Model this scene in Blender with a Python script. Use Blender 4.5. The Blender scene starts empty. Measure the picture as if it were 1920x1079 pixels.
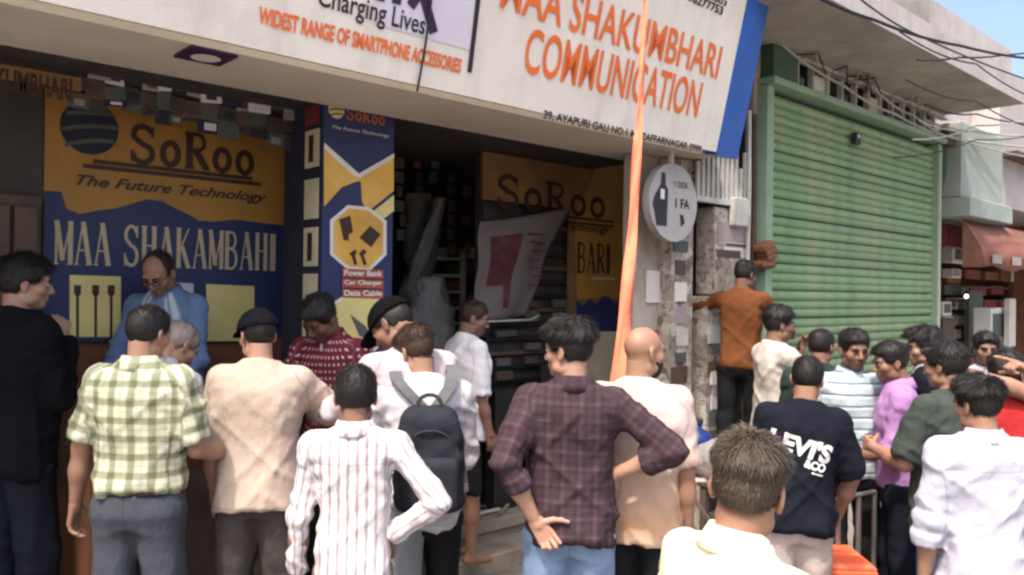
import bpy, bmesh, math, random
import numpy as np
from mathutils import Vector, Matrix
from mathutils.bvhtree import BVHTree

# ------------------------------------------------------------------ camera, sky, sun, exposure
# World frame: X runs along the row of shops, +Y goes into the shops, the street is at Y < 3.2.
SC = bpy.context.scene
COL = SC.collection
R = math.radians
PHI = R(47.9)                       # angle between the view direction and the row of shops
FPX, CX, CY = 1500.0, 960.0, 539.5  # focal length of the photograph in its own pixels
ROLL, PITCH = R(0.8), 8.5 / 1500.0
CAM = Vector((0, 0, 1.75))
_f0 = Vector((math.cos(PHI), math.sin(PHI), 0)); _r0 = Vector((math.sin(PHI), -math.cos(PHI), 0)); _u0 = Vector((0, 0, 1))
CF = (_f0 * math.cos(PITCH) + _u0 * math.sin(PITCH)).normalized()
_u1 = _r0.cross(CF)
CR = (_r0 * math.cos(ROLL) + _u1 * math.sin(ROLL)).normalized()
CU = CR.cross(CF)
cam_data = bpy.data.cameras.new('camera'); cam = bpy.data.objects.new('camera', cam_data); COL.objects.link(cam)
cam.matrix_world = Matrix(((CR.x, CU.x, -CF.x, CAM.x), (CR.y, CU.y, -CF.y, CAM.y), (CR.z, CU.z, -CF.z, CAM.z), (0, 0, 0, 1)))
cam_data.sensor_width = 36; cam_data.lens = 36 * FPX / 1920; cam_data.clip_start = .05; cam_data.clip_end = 2000
SC.camera = cam

SUN_DIR = Vector((-0.50, -0.21, 1.0)).normalized()   # towards the sun
world = bpy.data.worlds.new('World'); SC.world = world; world.use_nodes = True
wn = world.node_tree
sky = wn.nodes.new('ShaderNodeTexSky'); sky.sky_type = 'NISHITA'; sky.sun_disc = False
sky.sun_elevation = math.asin(SUN_DIR.z); sky.sun_rotation = math.atan2(SUN_DIR.x, SUN_DIR.y)
sky.air_density = 1.0; sky.dust_density = 6.0; sky.ozone_density = 1.0
wn.links.new(sky.outputs[0], wn.nodes['Background'].inputs[0]); wn.nodes['Background'].inputs[1].default_value = 0.15
sun_data = bpy.data.lights.new('sun', 'SUN'); sun = bpy.data.objects.new('sun', sun_data); COL.objects.link(sun)
sun_data.energy = 2.1; sun_data.angle = R(2); sun_data.color = (1, .94, .85)
sun.rotation_euler = SUN_DIR.to_track_quat('Z', 'Y').to_euler(); sun.location = (0, 0, 12)
SC.view_settings.view_transform = 'Standard'; SC.view_settings.look = 'None'
SC.view_settings.gamma = 1; SC.view_settings.use_curve_mapping = False; SC.view_settings.exposure = 1.28
SC.render.engine = 'CYCLES'
SC.cycles.max_bounces = 6
SC.cycles.filter_width = 2.5
random.seed(7); RNG = np.random.default_rng(7)

# ------------------------------------------------------------------ helpers
def ray(px, py): return CF + CR * ((px - CX) / FPX) - CU * ((py - CY) / FPX)
def at(px, py, d): return CAM + ray(px, py) * d                      # point at view depth d
def onY(px, py, Y):                                                 # point on the upright plane Y
    r = ray(px, py); return CAM + r * ((Y - CAM.y) / r.y)
def onZ(px, py, z):
    r = ray(px, py); return CAM + r * ((z - CAM.z) / r.z)
def onP(px, py, o, n):
    r = ray(px, py); return CAM + r * ((o - CAM).dot(n) / r.dot(n))
def ground_z(x, y): return -0.03 * (x - 2) - 0.05 * (3.2 - y)

def link(name, me, parent=None, mats=None):
    o = bpy.data.objects.new(name, me); COL.objects.link(o)
    if parent: o.parent = parent
    if mats is not None:
        for m in (mats if isinstance(mats, (list, tuple)) else [mats]): me.materials.append(m)
    return o
def tag(o, label=None, cat=None, group=None, kind=None):
    if label: o['label'] = label
    if cat: o['category'] = cat
    if group: o['group'] = group
    if kind: o['kind'] = kind
    return o
def empty(name, loc=(0, 0, 0), label=None, cat=None, group=None):
    o = bpy.data.objects.new(name, None); COL.objects.link(o); o.location = loc; o.empty_display_size = .1
    return tag(o, label, cat, group)
def mesh(name, V, F, parent=None, mats=None, smooth=False):
    me = bpy.data.meshes.new(name); me.from_pydata([tuple(v) for v in V], [], [tuple(f) for f in F]); me.update()
    if smooth: me.polygons.foreach_set('use_smooth', [True] * len(me.polygons))
    return link(name, me, parent, mats)

class MB:
    """collects boxes, tubes and sheets into one mesh"""
    def __init__(s): s.V = []; s.F = []; s.M = []; s.m = 0
    def add(s, V, F):
        n = len(s.V); s.V += [Vector(v) for v in V]; s.F += [tuple(i + n for i in f) for f in F]; s.M += [s.m] * len(F); return s
    def box(s, x0, x1, y0, y1, z0, z1, mtx=None, bev=0):
        V = [Vector((x, y, z)) for z in (z0, z1) for y in (y0, y1) for x in (x0, x1)]
        if bev:
            b = bev; V = []
            for z, i in ((z0, b), (z0 + b, 0), (z1 - b, 0), (z1, b)):
                V += [Vector(p) for p in ((x0 + i + b * 0, y0 + i, z), (x1 - i, y0 + i, z), (x1 - i, y1 - i, z), (x0 + i, y1 - i, z))]
            F = [(3, 2, 1, 0), (12, 13, 14, 15)]
            for k in range(3):
                for j in range(4): F.append((4 * k + j, 4 * k + (j + 1) % 4, 4 * k + 4 + (j + 1) % 4, 4 * k + 4 + j))
        else:
            F = [(0, 2, 3, 1), (4, 5, 7, 6), (0, 1, 5, 4), (2, 6, 7, 3), (0, 4, 6, 2), (1, 3, 7, 5)]
        if mtx: V = [mtx @ v for v in V]
        return s.add(V, F)
    def tube(s, pts, r, n=8, close=True):
        pts = [Vector(p) for p in pts]; rs = r if isinstance(r, (list, tuple)) else [r] * len(pts)
        V = []; up = None
        for i, p in enumerate(pts):
            t = (pts[min(i + 1, len(pts) - 1)] - pts[max(i - 1, 0)]).normalized()
            a = t.orthogonal().normalized() if up is None else (up - t * up.dot(t)).normalized()
            up = a; b = t.cross(a)
            V += [p + (a * math.cos(2 * math.pi * k / n) + b * math.sin(2 * math.pi * k / n)) * rs[i] for k in range(n)]
        F = [(i * n + k, i * n + (k + 1) % n, (i + 1) * n + (k + 1) % n, (i + 1) * n + k) for i in range(len(pts) - 1) for k in range(n)]
        if close: F += [tuple(reversed(range(n))), tuple((len(pts) - 1) * n + k for k in range(n))]
        return s.add(V, F)
    def prism(s, pts, off):
        """flat outline (list of 3D points) given thickness by the vector off"""
        n = len(pts); off = Vector(off)
        V = [Vector(p) for p in pts] + [Vector(p) + off for p in pts]
        F = [tuple(range(n)), tuple(reversed(range(n, 2 * n)))] + [(i, n + i, n + (i + 1) % n, (i + 1) % n) for i in range(n)]
        return s.add(V, F)
    def build(s, name, mats=None, parent=None, smooth=False):
        o = mesh(name, s.V, s.F, parent, mats, smooth)
        if max(s.M, default=0): o.data.polygons.foreach_set('material_index', s.M)
        bm = bmesh.new(); bm.from_mesh(o.data); bmesh.ops.recalc_face_normals(bm, faces=bm.faces); bm.to_mesh(o.data); bm.free()
        return o

# ------------------------------------------------------------------ materials
def _new(name):
    m = bpy.data.materials.new(name); m.use_nodes = True
    return m, m.node_tree, m.node_tree.nodes['Principled BSDF']
def mix_rgb(nt, fac, a, b, mode='MIX'):
    n = nt.nodes.new('ShaderNodeMix'); n.data_type = 'RGBA'; n.blend_type = mode
    for sock, v in ((n.inputs[0], fac), (n.inputs[6], a), (n.inputs[7], b)):
        if isinstance(v, (int, float)): sock.default_value = v
        elif isinstance(v, tuple): sock.default_value = (*v, 1) if len(v) == 3 else v
        else: nt.links.new(v, sock)
    return n.outputs[2]
def noise(nt, scale, detail=4, rough=.6, vec=None, stretch=None, coord='Object'):
    n = nt.nodes.new('ShaderNodeTexNoise'); n.inputs['Scale'].default_value = scale
    n.inputs['Detail'].default_value = detail; n.inputs['Roughness'].default_value = rough
    if vec is None:
        tc = nt.nodes.new('ShaderNodeTexCoord'); vec = tc.outputs[coord]
    if stretch:
        mp = nt.nodes.new('ShaderNodeMapping'); mp.inputs['Scale'].default_value = stretch; nt.links.new(vec, mp.inputs[0]); vec = mp.outputs[0]
    nt.links.new(vec, n.inputs[0]); return n.outputs[0]
def ramp(nt, fac, stops, interp='LINEAR'):
    n = nt.nodes.new('ShaderNodeValToRGB'); n.color_ramp.interpolation = interp; e = n.color_ramp.elements
    while len(e) < len(stops): e.new(.5)
    for el, (p, c) in zip(e, stops):
        el.position = p; el.color = (*c, 1) if isinstance(c, tuple) else (c, c, c, 1)
    nt.links.new(fac, n.inputs[0]); return n.outputs[0]
def math_(nt, op, a, b=0.0, c=None):
    n = nt.nodes.new('ShaderNodeMath'); n.operation = op
    for i, v in enumerate((a, b) if c is None else (a, b, c)):
        if isinstance(v, (int, float)): n.inputs[i].default_value = v
        else: nt.links.new(v, n.inputs[i])
    return n.outputs[0]
def bump(nt, bsdf, h, strength=.3, dist=.01):
    b = nt.nodes.new('ShaderNodeBump'); b.inputs['Strength'].default_value = strength; b.inputs['Distance'].default_value = dist
    nt.links.new(h, b.inputs['Height']); nt.links.new(b.outputs[0], bsdf.inputs['Normal'])
def mat(name, col, rough=.7, var=.25, scale=6, dirt=None, dscale=2.5, dlo=.5, dhi=.75, bstr=.15, bscale=60, metal=0, spec=.4, alpha=1, trans=0, emit=None):
    m, nt, b = _new(name)
    n1 = noise(nt, scale)
    c = mix_rgb(nt, ramp(nt, n1, [(.3, 0.), (.7, 1.)]), tuple(x * (1 - var) for x in col), tuple(min(1, x * (1 + var * .6)) for x in col))
    if dirt:
        d = ramp(nt, noise(nt, dscale, 8, .7), [(dlo, 0.), (dhi, 1.)]); c = mix_rgb(nt, d, c, dirt)
    nt.links.new(c, b.inputs['Base Color'])
    b.inputs['Roughness'].default_value = rough; b.inputs['Metallic'].default_value = metal; b.inputs['Specular IOR Level'].default_value = spec
    b.inputs['Alpha'].default_value = alpha; b.inputs['Transmission Weight'].default_value = trans
    if bstr: bump(nt, b, noise(nt, bscale, 5), bstr, .004)
    if emit: b.inputs['Emission Color'].default_value = (*emit[0], 1); b.inputs['Emission Strength'].default_value = emit[1]
    return m
def hexcol(h):
    h = h.lstrip('#'); return tuple((lambda v: v / 12.92 if v <= .04045 else ((v + .055) / 1.055) ** 2.4)(int(h[i:i + 2], 16) / 255) for i in (0, 2, 4))

def _fabric_base(nt, b, rough=.88):
    b.inputs['Roughness'].default_value = rough; b.inputs['Specular IOR Level'].default_value = .12
    at_ = nt.nodes.new('ShaderNodeAttribute'); at_.attribute_name = 'pat'
    sep = nt.nodes.new('ShaderNodeSeparateXYZ'); nt.links.new(at_.outputs['Vector'], sep.inputs[0])
    h = math_(nt, 'ADD', noise(nt, 16, 4, .6, stretch=(1, 1, .55)), math_(nt, 'MULTIPLY', noise(nt, 300, 2, .5), .12))
    bump(nt, b, h, .55, .02)
    return at_.outputs['Vector'], sep.outputs[0], sep.outputs[1]
def seams(nt, c, depth=.74):
    """stitched seams: armhole, hem and yoke lines kept as distances in the 'seam' attribute"""
    a = nt.nodes.new('ShaderNodeAttribute'); a.attribute_name = 'seam'
    sp_ = nt.nodes.new('ShaderNodeSeparateXYZ'); nt.links.new(a.outputs['Vector'], sp_.inputs[0]); m_ = None
    for i in range(3):
        l = ramp(nt, math_(nt, 'MULTIPLY', math_(nt, 'ABSOLUTE', sp_.outputs[i]), 100.), [(0., depth), (.22, depth + .1), (.42, 1.), (1., 1.)])
        m_ = l if m_ is None else mix_rgb(nt, 1., m_, l, 'MULTIPLY')
    return mix_rgb(nt, 1., c, m_, 'MULTIPLY')
def fabric(name, col, var=.15, rough=.88, fade=None):
    m, nt, b = _new(name); vec, u, v = _fabric_base(nt, b, rough)
    c = mix_rgb(nt, noise(nt, 9, 5), tuple(x * (1 - var) for x in col), tuple(min(1, x * (1 + var)) for x in col))
    if fade: c = mix_rgb(nt, ramp(nt, noise(nt, 4, 5, .6), [(.42, 0.), (.68, 1.)]), c, fade)
    nt.links.new(seams(nt, c), b.inputs['Base Color']); return m
def frac(nt, x, period, off=0.): return math_(nt, 'FRACT', math_(nt, 'ADD', math_(nt, 'DIVIDE', x, period), off + 50.))
def pattern(name, base, ustops=None, vstops=None, up=.06, vp=.06, mode='MULTIPLY', over=None, var=.1, absu=False, interp='LINEAR', voff=0.):
    """ustops / vstops: colour ramps across / along the cloth, multiplied over the base; over: (colour, ulo, uhi, vlo, vhi, up, vp) woven dots"""
    m, nt, b = _new(name); vec, u, v = _fabric_base(nt, b)
    if absu: u = math_(nt, 'ABSOLUTE', u)
    c = mix_rgb(nt, noise(nt, 9, 5), tuple(x * (1 - var) for x in base), tuple(min(1, x * (1 + var)) for x in base))
    wob = math_(nt, 'MULTIPLY', math_(nt, 'SUBTRACT', noise(nt, 10, 2), .5), .012)
    if ustops: c = mix_rgb(nt, 1., c, ramp(nt, frac(nt, math_(nt, 'ADD', u, wob), up), ustops, interp), mode)
    if vstops: c = mix_rgb(nt, 1., c, ramp(nt, frac(nt, math_(nt, 'ADD', v, wob), vp, voff), vstops, interp), mode)
    if over:
        oc, ulo, uhi, vlo, vhi, p1, p2 = over
        f1 = ramp(nt, frac(nt, u, p1), [(ulo - .06, 0.), (ulo, 1.), (uhi, 1.), (min(uhi + .06, 1), 0.)]); f2 = ramp(nt, frac(nt, v, p2), [(vlo - .06, 0.), (vlo, 1.), (vhi, 1.), (min(vhi + .06, 1), 0.)])
        c = mix_rgb(nt, math_(nt, 'MULTIPLY', f1, f2), c, oc)
    nt.links.new(seams(nt, c), b.inputs['Base Color']); return m
def skin_mat(name, col):
    m, nt, b = _new(name)
    a = nt.nodes.new('ShaderNodeAttribute'); a.attribute_name = 'tint'
    c = mix_rgb(nt, noise(nt, 14, 5), tuple(x * .82 for x in col), tuple(min(1, x * 1.15) for x in col))
    c = mix_rgb(nt, ramp(nt, noise(nt, 5, 3), [(.45, 0.), (.75, .35)]), c, (col[0] * 1.05, col[1] * .8, col[2] * .75))
    c = mix_rgb(nt, 1., c, a.outputs['Color'], 'MULTIPLY')
    nt.links.new(c, b.inputs['Base Color']); b.inputs['Roughness'].default_value = .5; b.inputs['Specular IOR Level'].default_value = .4
    b.inputs['Subsurface Weight'].default_value = .08; b.inputs['Subsurface Radius'].default_value = (.6, .25, .12); b.inputs['Subsurface Scale'].default_value = .012
    bump(nt, b, noise(nt, 120, 4), .15, .003); return m
def hair_mat(name, col, rough=.48):
    m, nt, b = _new(name)
    c = mix_rgb(nt, noise(nt, 90, 4, .6, stretch=(1, 1, .25)), tuple(x * .5 for x in col), tuple(min(1, x * 1.7) for x in col))
    nt.links.new(c, b.inputs['Base Color']); b.inputs['Roughness'].default_value = rough; b.inputs['Specular IOR Level'].default_value = .28
    bump(nt, b, noise(nt, 160, 3, .6, stretch=(1, 1, .2)), .5, .006); return m

# ------------------------------------------------------------------ lettering
def text_mesh(body, shear=0., bold=0., ext=0.):
    """vertices (numpy, fitted to the unit box) and faces of a line of print"""
    cu = bpy.data.curves.new('t', 'FONT'); cu.body = body; cu.size = 1; cu.shear = shear; cu.offset = bold; cu.resolution_u = 4; cu.extrude = 0
    o = bpy.data.objects.new('t', cu); COL.objects.link(o)
    bpy.context.view_layer.update()
    me = bpy.data.meshes.new_from_object(o.evaluated_get(bpy.context.evaluated_depsgraph_get()))
    V = np.array([v.co[:2] for v in me.vertices]); F = [tuple(p.vertices) for p in me.polygons]
    bpy.data.objects.remove(o); bpy.data.curves.remove(cu); bpy.data.meshes.remove(me)
    lo, hi = V.min(0), V.max(0); return (V - lo) / (hi - lo), F
def text_on(name, body, o, ex, ez, w, h, m, parent=None, lift=None, **kw):
    """a line of print with its lower left corner at o, along unit vectors ex / ez"""
    V, F = text_mesh(body, **kw)
    lift = lift if lift is not None else Vector((0, 0, 0))
    P = [o + ex * (v[0] * w) + ez * (v[1] * h) + lift for v in V]
    return mesh(name, P, F, parent, m)
def arc(cx, cy, rx, ry, a0, a1, n=12): return [(cx + rx * math.cos(R(a0 + (a1 - a0) * i / n)), cy + ry * math.sin(R(a0 + (a1 - a0) * i / n))) for i in range(n + 1)]
# slab-serif letters as strokes: (points, width) in a unit box
T_, t_ = .2, .075
GLYPH = {
 'M': [([(.12, 0), (.12, 1)], t_ * 1.3), ([(.88, 0), (.88, 1)], T_), ([(.12, 1), (.47, .1)], T_), ([(.47, .1), (.88, 1)], t_), ([(0, .02), (.26, .02)], t_ * .7), ([(.7, .02), (1, .02)], t_ * .7), ([(0, .98), (.2, .98)], t_ * .7)],
 'A': [([(.12, 0), (.48, 1)], t_), ([(.48, 1), (.85, 0)], T_), ([(.24, .34), (.7, .34)], t_), ([(0, .02), (.27, .02)], t_ * .7), ([(.66, .02), (1, .02)], t_ * .7)],
 'H': [([(.2, 0), (.2, 1)], T_), ([(.8, 0), (.8, 1)], T_), ([(.2, .52), (.8, .52)], t_), ([(.03, .02), (.38, .02)], t_ * .7), ([(.62, .02), (.97, .02)], t_ * .7), ([(.03, .98), (.38, .98)], t_ * .7), ([(.62, .98), (.97, .98)], t_ * .7)],
 'K': [([(.2, 0), (.2, 1)], T_), ([(.22, .4), (.85, 1)], t_), ([(.4, .55), (.85, 0)], T_), ([(.03, .02), (.38, .02)], t_ * .7), ([(.03, .98), (.38, .98)], t_ * .7), ([(.68, .02), (1, .02)], t_ * .7)],
 'B': [([(.2, 0), (.2, 1)], T_), ([(.05, .97), (.5, .97)] + arc(.5, .76, .28, .21, 90, -90) + [(.2, .55)], .11), ([(.2, .53)] + arc(.52, .28, .33, .25, 90, -90) + [(.05, .03)], .12)],
 'I': [([(.5, 0), (.5, 1)], T_ * 1.5), ([(.2, .02), (.8, .02)], t_ * .7), ([(.2, .98), (.8, .98)], t_ * .7)],
 'R': [([(.22, 0), (.22, 1)], T_), ([(.04, .96), (.5, .96)] + arc(.5, .74, .28, .22, 90, -90) + [(.22, .52)], .11), ([(.45, .52), (.88, .03)], T_), ([(.04, .03), (.42, .03)], t_), ([(.74, .03), (1, .03)], t_)],
 'S': [(arc(.5, .74, .33, .23, 20, 200, 10) + [(.5, .5)] + arc(.5, .26, .35, .23, 60, -170, 12), .15), ([(.84, .7), (.84, .98)], t_), ([(.14, .02), (.14, .32)], t_)],
 'o': [(arc(.5, .34, .33, .29, 0, 360, 22), .17)],
}
def serif_on(name, body, o, ex, ez, w, h, m, parent=None, lift=None, narrow=()):
    adv = [(.55 if ch in ' I' else .86 if ch == 'o' else 1.) for ch in body]; tot = sum(adv); x = 0; b = MB(); lift = lift or Vector((0, 0, 0)); k = 0
    for ch, a in zip(body, adv):
        for pts, wd in GLYPH.get(ch, []):
            pp = [Vector(((x + p[0] * a * .93) / tot * w, p[1] * h, 0)) for p in pts]; n = len(pp); k += 1
            hw = wd * .5 * min(w / tot, h) * (1.25 if w / tot < h else 1); dz = lift * (1 + .02 * (k % 25)); closed = n > 3 and (pp[0] - pp[-1]).length < 1e-5; P = []
            for i in range(n):
                d0 = pp[i] - (pp[i - 1] if i else (pp[-2] if closed else pp[0])); d1 = (pp[i + 1] if i < n - 1 else (pp[1] if closed else pp[-1])) - pp[i]
                d0 = d0.normalized() if d0.length > 1e-7 else d1.normalized(); d1 = d1.normalized() if d1.length > 1e-7 else d0
                t = (d0 + d1).normalized(); nn = Vector((-t.y, t.x, 0)); mt = hw / max(.5, nn.dot(Vector((-d1.y, d1.x, 0)))); P += [pp[i] + nn * mt, pp[i] - nn * mt]
            b.add([o + ex * v.x + ez * v.y + dz for v in P], [(2 * i, 2 * i + 2, 2 * i + 3, 2 * i + 1) for i in range(n - 1)])
        x += a
    return b.build(name, m, parent)
EX, EZ = Vector((1, 0, 0)), Vector((0, 0, 1))
ORD = ['first', 'second', 'third', 'fourth', 'fifth', 'sixth', 'seventh', 'eighth', 'ninth', 'tenth', 'eleventh', 'twelfth']
def flat(name, pts_px, Y, m, parent, lift=.003):
    """flat print on an upright board at Y: outline given in photograph pixels, set `lift` in front of the board"""
    P = [onY(x, y, Y) + Vector((0, -lift, 0)) for x, y in pts_px]
    return mesh(name, P, [tuple(range(len(P)))], parent, m)
# ------------------------------------------------------------------ the setting
M = {}
def mm(k, *a, **kw): M[k] = mat(k, *a, **kw); return M[k]
mm('asphalt', (.17, .155, .14), rough=.95, var=.35, scale=3, dirt=(.27, .24, .2), dscale=.8, dlo=.42, dhi=.7, bstr=.6, bscale=90)
mm('concrete', (.36, .33, .30), var=.2, scale=2, dirt=(.2, .18, .16), dscale=1.6, dlo=.48, dhi=.75, bstr=.3, bscale=35)
mm('soffit_paint', (.62, .57, .49), var=.1, scale=2, dirt=(.48, .43, .36), dscale=1.3, dlo=.5, dhi=.8)
mm('plaster', (.46, .40, .34), var=.2, scale=3, dirt=(.26, .2, .16), dscale=2.5, dlo=.45, dhi=.7, bstr=.3)
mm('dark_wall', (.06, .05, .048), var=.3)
mm('dark_navy', (.02, .022, .045), var=.3)
mm('brown_wall', (.19, .075, .035), var=.25, scale=4, dirt=(.08, .04, .025))
mm('stone', (.28, .24, .19), var=.25, scale=4, dirt=(.12, .1, .085), dscale=3, bstr=.4, bscale=40)
mm('wood_dark', (.10, .065, .05), var=.3, scale=5)
mm('sign_white', (.80, .75, .675), rough=.45, var=.05, scale=2, dirt=(.56, .51, .45), dscale=1.6, dlo=.48, dhi=.85, bstr=.03)
mm('sign_lilac', (.66, .62, .72), rough=.45, var=.03, bstr=.02)
mm('sign_blue', (.02, .10, .42), rough=.4, var=.15, dirt=(.03, .08, .25), bstr=.05)
mm('ink_orange', (.80, .16, .03), rough=.5, var=.12, scale=9, dirt=(.72, .3, .12), dlo=.55, dhi=.8, bstr=.02)
mm('ink_black', (.02, .018, .022), rough=.5, var=.3, bstr=.02)
mm('ink_violet', (.035, .015, .06), rough=.5, var=.3, bstr=.02)
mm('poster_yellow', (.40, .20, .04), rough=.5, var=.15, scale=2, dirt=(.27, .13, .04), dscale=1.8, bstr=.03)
mm('poster_yellow_shaded_dirty', (.25, .125, .04), rough=.6, var=.25, scale=2, dirt=(.13, .09, .06), dscale=2.2, dlo=.38, dhi=.66, bstr=.1)  # dirt mottling over a yellow darkened for the shade on the right poster
mm('poster_navy', (.022, .034, .115), rough=.5, var=.2, scale=3, bstr=.03)
mm('poster_grey', (.09, .10, .09), rough=.6, var=.3, bstr=.03)
mm('poster_cream', (.52, .42, .28), rough=.5, var=.15, scale=6, bstr=.02)
mm('poster_brown', (.05, .02, .015), rough=.5, var=.3, bstr=.02)
mm('poster_pale', (.66, .6, .42), rough=.5, var=.2, scale=4, bstr=.02)
mm('banner_gold', (.75, .42, .07), rough=.45, var=.22, scale=3, dirt=(.75, .55, .2), dscale=3, bstr=.02)
mm('banner_pale', (.74, .64, .25), rough=.45, var=.15, scale=3, bstr=.02)
mm('banner_white', (.75, .72, .68), rough=.45, var=.08, bstr=.02)
mm('banner_rust', (.42, .10, .05), rough=.5, var=.2, bstr=.02)
mm('shutter_green', (.20, .325, .165), rough=.55, var=.18, scale=4, dirt=(.30, .33, .19), dscale=1.7, dlo=.45, dhi=.72, bstr=.12)
mm('frame_green', (.24, .35, .25), rough=.5, var=.15, dirt=(.2, .25, .18), dscale=3)
mm('hood_green', (.05, .10, .065), rough=.6, var=.25, dirt=(.11, .11, .08))
mm('white_metal', (.55, .53, .48), rough=.5, var=.15, dirt=(.3, .26, .22))
mm('black_metal', (.02, .02, .02), rough=.5, var=.3)
mm('steel', (.28, .27, .26), rough=.4, metal=.7, var=.15)
mm('pale_green_wall', (.33, .37, .33), var=.12, scale=2, dirt=(.3, .31, .28), dscale=1.8)
mm('pale_wall', (.46, .42, .40), var=.15, scale=2, dirt=(.33, .29, .27))
mm('awning_red', (.22, .085, .06), rough=.8, var=.25, scale=4, dirt=(.26, .14, .10), dscale=3, bstr=.2)
mm('sign_red', (.20, .03, .03), rough=.5, var=.25, dirt=(.15, .03, .03))
mm('orange_cloth', (.84, .20, .11), rough=.85, var=.25, scale=10, dirt=(.62, .16, .08), dscale=6, bstr=.9, bscale=22)
mm('orange_plastic', (.78, .13, .055), rough=.4, var=.12, scale=5, dirt=(.55, .16, .1))
mm('blue_plastic', (.012, .03, .16), rough=.3, var=.2)
mm('grey_sack', (.28, .27, .26), rough=.9, var=.3, bstr=.4)
mm('wire_black', (.015, .015, .017), rough=.6, bstr=0)
mm('wire_pale', (.42, .41, .36), rough=.6, bstr=0)
mm('rack_steel', (.55, .5, .44), rough=.5, var=.2)
mm('paper', (.68, .64, .58), rough=.8, var=.08)
mm('cloth_pink', (.33, .28, .28), rough=.85, var=.15, scale=5, dirt=(.28, .22, .22), bstr=.2)
mm('cloth_red', (.20, .035, .05), rough=.85, var=.3, scale=9, dirt=(.2, .05, .05))
mm('white_plastic', (.7, .69, .66), rough=.4, var=.08)
m, nt, b = _new('plastic_wrap'); M['plastic_wrap'] = m
b.inputs['Base Color'].default_value = (.15, .145, .14, 1); b.inputs['Roughness'].default_value = .17; b.inputs['Specular IOR Level'].default_value = .9
bump(nt, b, noise(nt, 14, 6, .7), 1., .03)
m, nt, b = _new('glass'); M['glass'] = m
b.inputs['Base Color'].default_value = (.75, .8, .8, 1); b.inputs['Roughness'].default_value = .06; b.inputs['Transmission Weight'].default_value = .9
m, nt, b = _new('lamp_glow'); M['lamp_glow'] = m
b.inputs['Emission Color'].default_value = (1, .95, .85, 1); b.inputs['Emission Strength'].default_value = 4
# shutter paint: each slat a little different, runs of grime down the whole curtain
nt = M['shutter_green'].node_tree; b = nt.nodes['Principled BSDF']; c0 = b.inputs['Base Color'].links[0].from_socket
oi = nt.nodes.new('ShaderNodeObjectInfo'); geo = nt.nodes.new('ShaderNodeNewGeometry')
c1 = mix_rgb(nt, 1., c0, ramp(nt, oi.outputs['Random'], [(0., (.88, .89, .88)), (.5, (1., 1., 1.)), (1., (1.08, 1.06, 1.))]), 'MULTIPLY')
c1 = mix_rgb(nt, ramp(nt, noise(nt, 5, 6, .7, vec=geo.outputs['Position'], stretch=(1.3, 1, .5)), [(.52, 0.), (.80, .55)]), c1, (.085, .10, .055))
c1 = mix_rgb(nt, ramp(nt, noise(nt, 2.2, 5, .6, vec=geo.outputs['Position']), [(.55, 0.), (.75, .45)]), c1, (.30, .28, .15))
c1 = mix_rgb(nt, ramp(nt, noise(nt, 30, 5, .7, vec=geo.outputs['Position'], stretch=(1, 1, 1)), [(.64, 0.), (.72, .6)]), c1, (.12, .07, .04))
nt.links.new(c1, b.inputs['Base Color'])
# water marks on the signboard and the concrete
for k_, col_, st_ in (('sign_white', (.46, .41, .35), (2.2, 1, .16)), ('concrete', (.13, .115, .10), (1, .5, .3)), ('pale_green_wall', (.17, .17, .14), (2, 1, .2)), ('pale_wall', (.22, .18, .15), (2, 1, .2))):
    nt = M[k_].node_tree; b = nt.nodes['Principled BSDF']; c0 = b.inputs['Base Color'].links[0].from_socket; geo = nt.nodes.new('ShaderNodeNewGeometry')
    nt.links.new(mix_rgb(nt, ramp(nt, noise(nt, 3.2, 7, .65, vec=geo.outputs['Position'], stretch=st_), [(.52, 0.), (.80, .5)]), c0, col_), b.inputs['Base Color'])
# sticker-covered pole: blotches of worn paper on grey paint
m, nt, b = _new('sticker_pole'); M['sticker_pole'] = m
v = nt.nodes.new('ShaderNodeTexVoronoi'); v.inputs['Scale'].default_value = 11
tc = nt.nodes.new('ShaderNodeTexCoord'); nt.links.new(tc.outputs['Object'], v.inputs[0])
sepc = nt.nodes.new('ShaderNodeSeparateColor'); nt.links.new(v.outputs['Color'], sepc.inputs[0])
c1 = ramp(nt, sepc.outputs[0], [(.0, (.10, .07, .06)), (.25, (.38, .33, .28)), (.5, (.30, .25, .2)), (.8, (.5, .46, .4))])
c1 = mix_rgb(nt, ramp(nt, noise(nt, 22, 6, .7), [(.5, 0.), (.62, .8)]), c1, (.12, .09, .075))
nt.links.new(c1, b.inputs['Base Color']); b.inputs['Roughness'].default_value = .8; bump(nt, b, noise(nt, 40), .3, .006)

# ground: one sheet that falls away gently from the shops and runs out to the horizon
N = 40
xs = np.concatenate([np.linspace(-400, -8, 8), np.linspace(-6, 18, N), np.linspace(22, 400, 8)]); ys = np.concatenate([np.linspace(-400, -14, 8), np.linspace(-12, 8, N), np.linspace(12, 400, 8)])
V = [(x, y, ground_z(max(-12, min(x, 22)), max(-1.5, min(y, 3.2))) + (RNG.normal() * .004 if abs(x) < 18 and abs(y) < 12 else 0)) for y in ys for x in xs]
nx = len(xs); F = [(j * nx + i, j * nx + i + 1, (j + 1) * nx + i + 1, (j + 1) * nx + i) for j in range(len(ys) - 1) for i in range(nx - 1)]
tag(mesh('ground', V, F, None, M['asphalt'], True), kind='structure')

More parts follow.
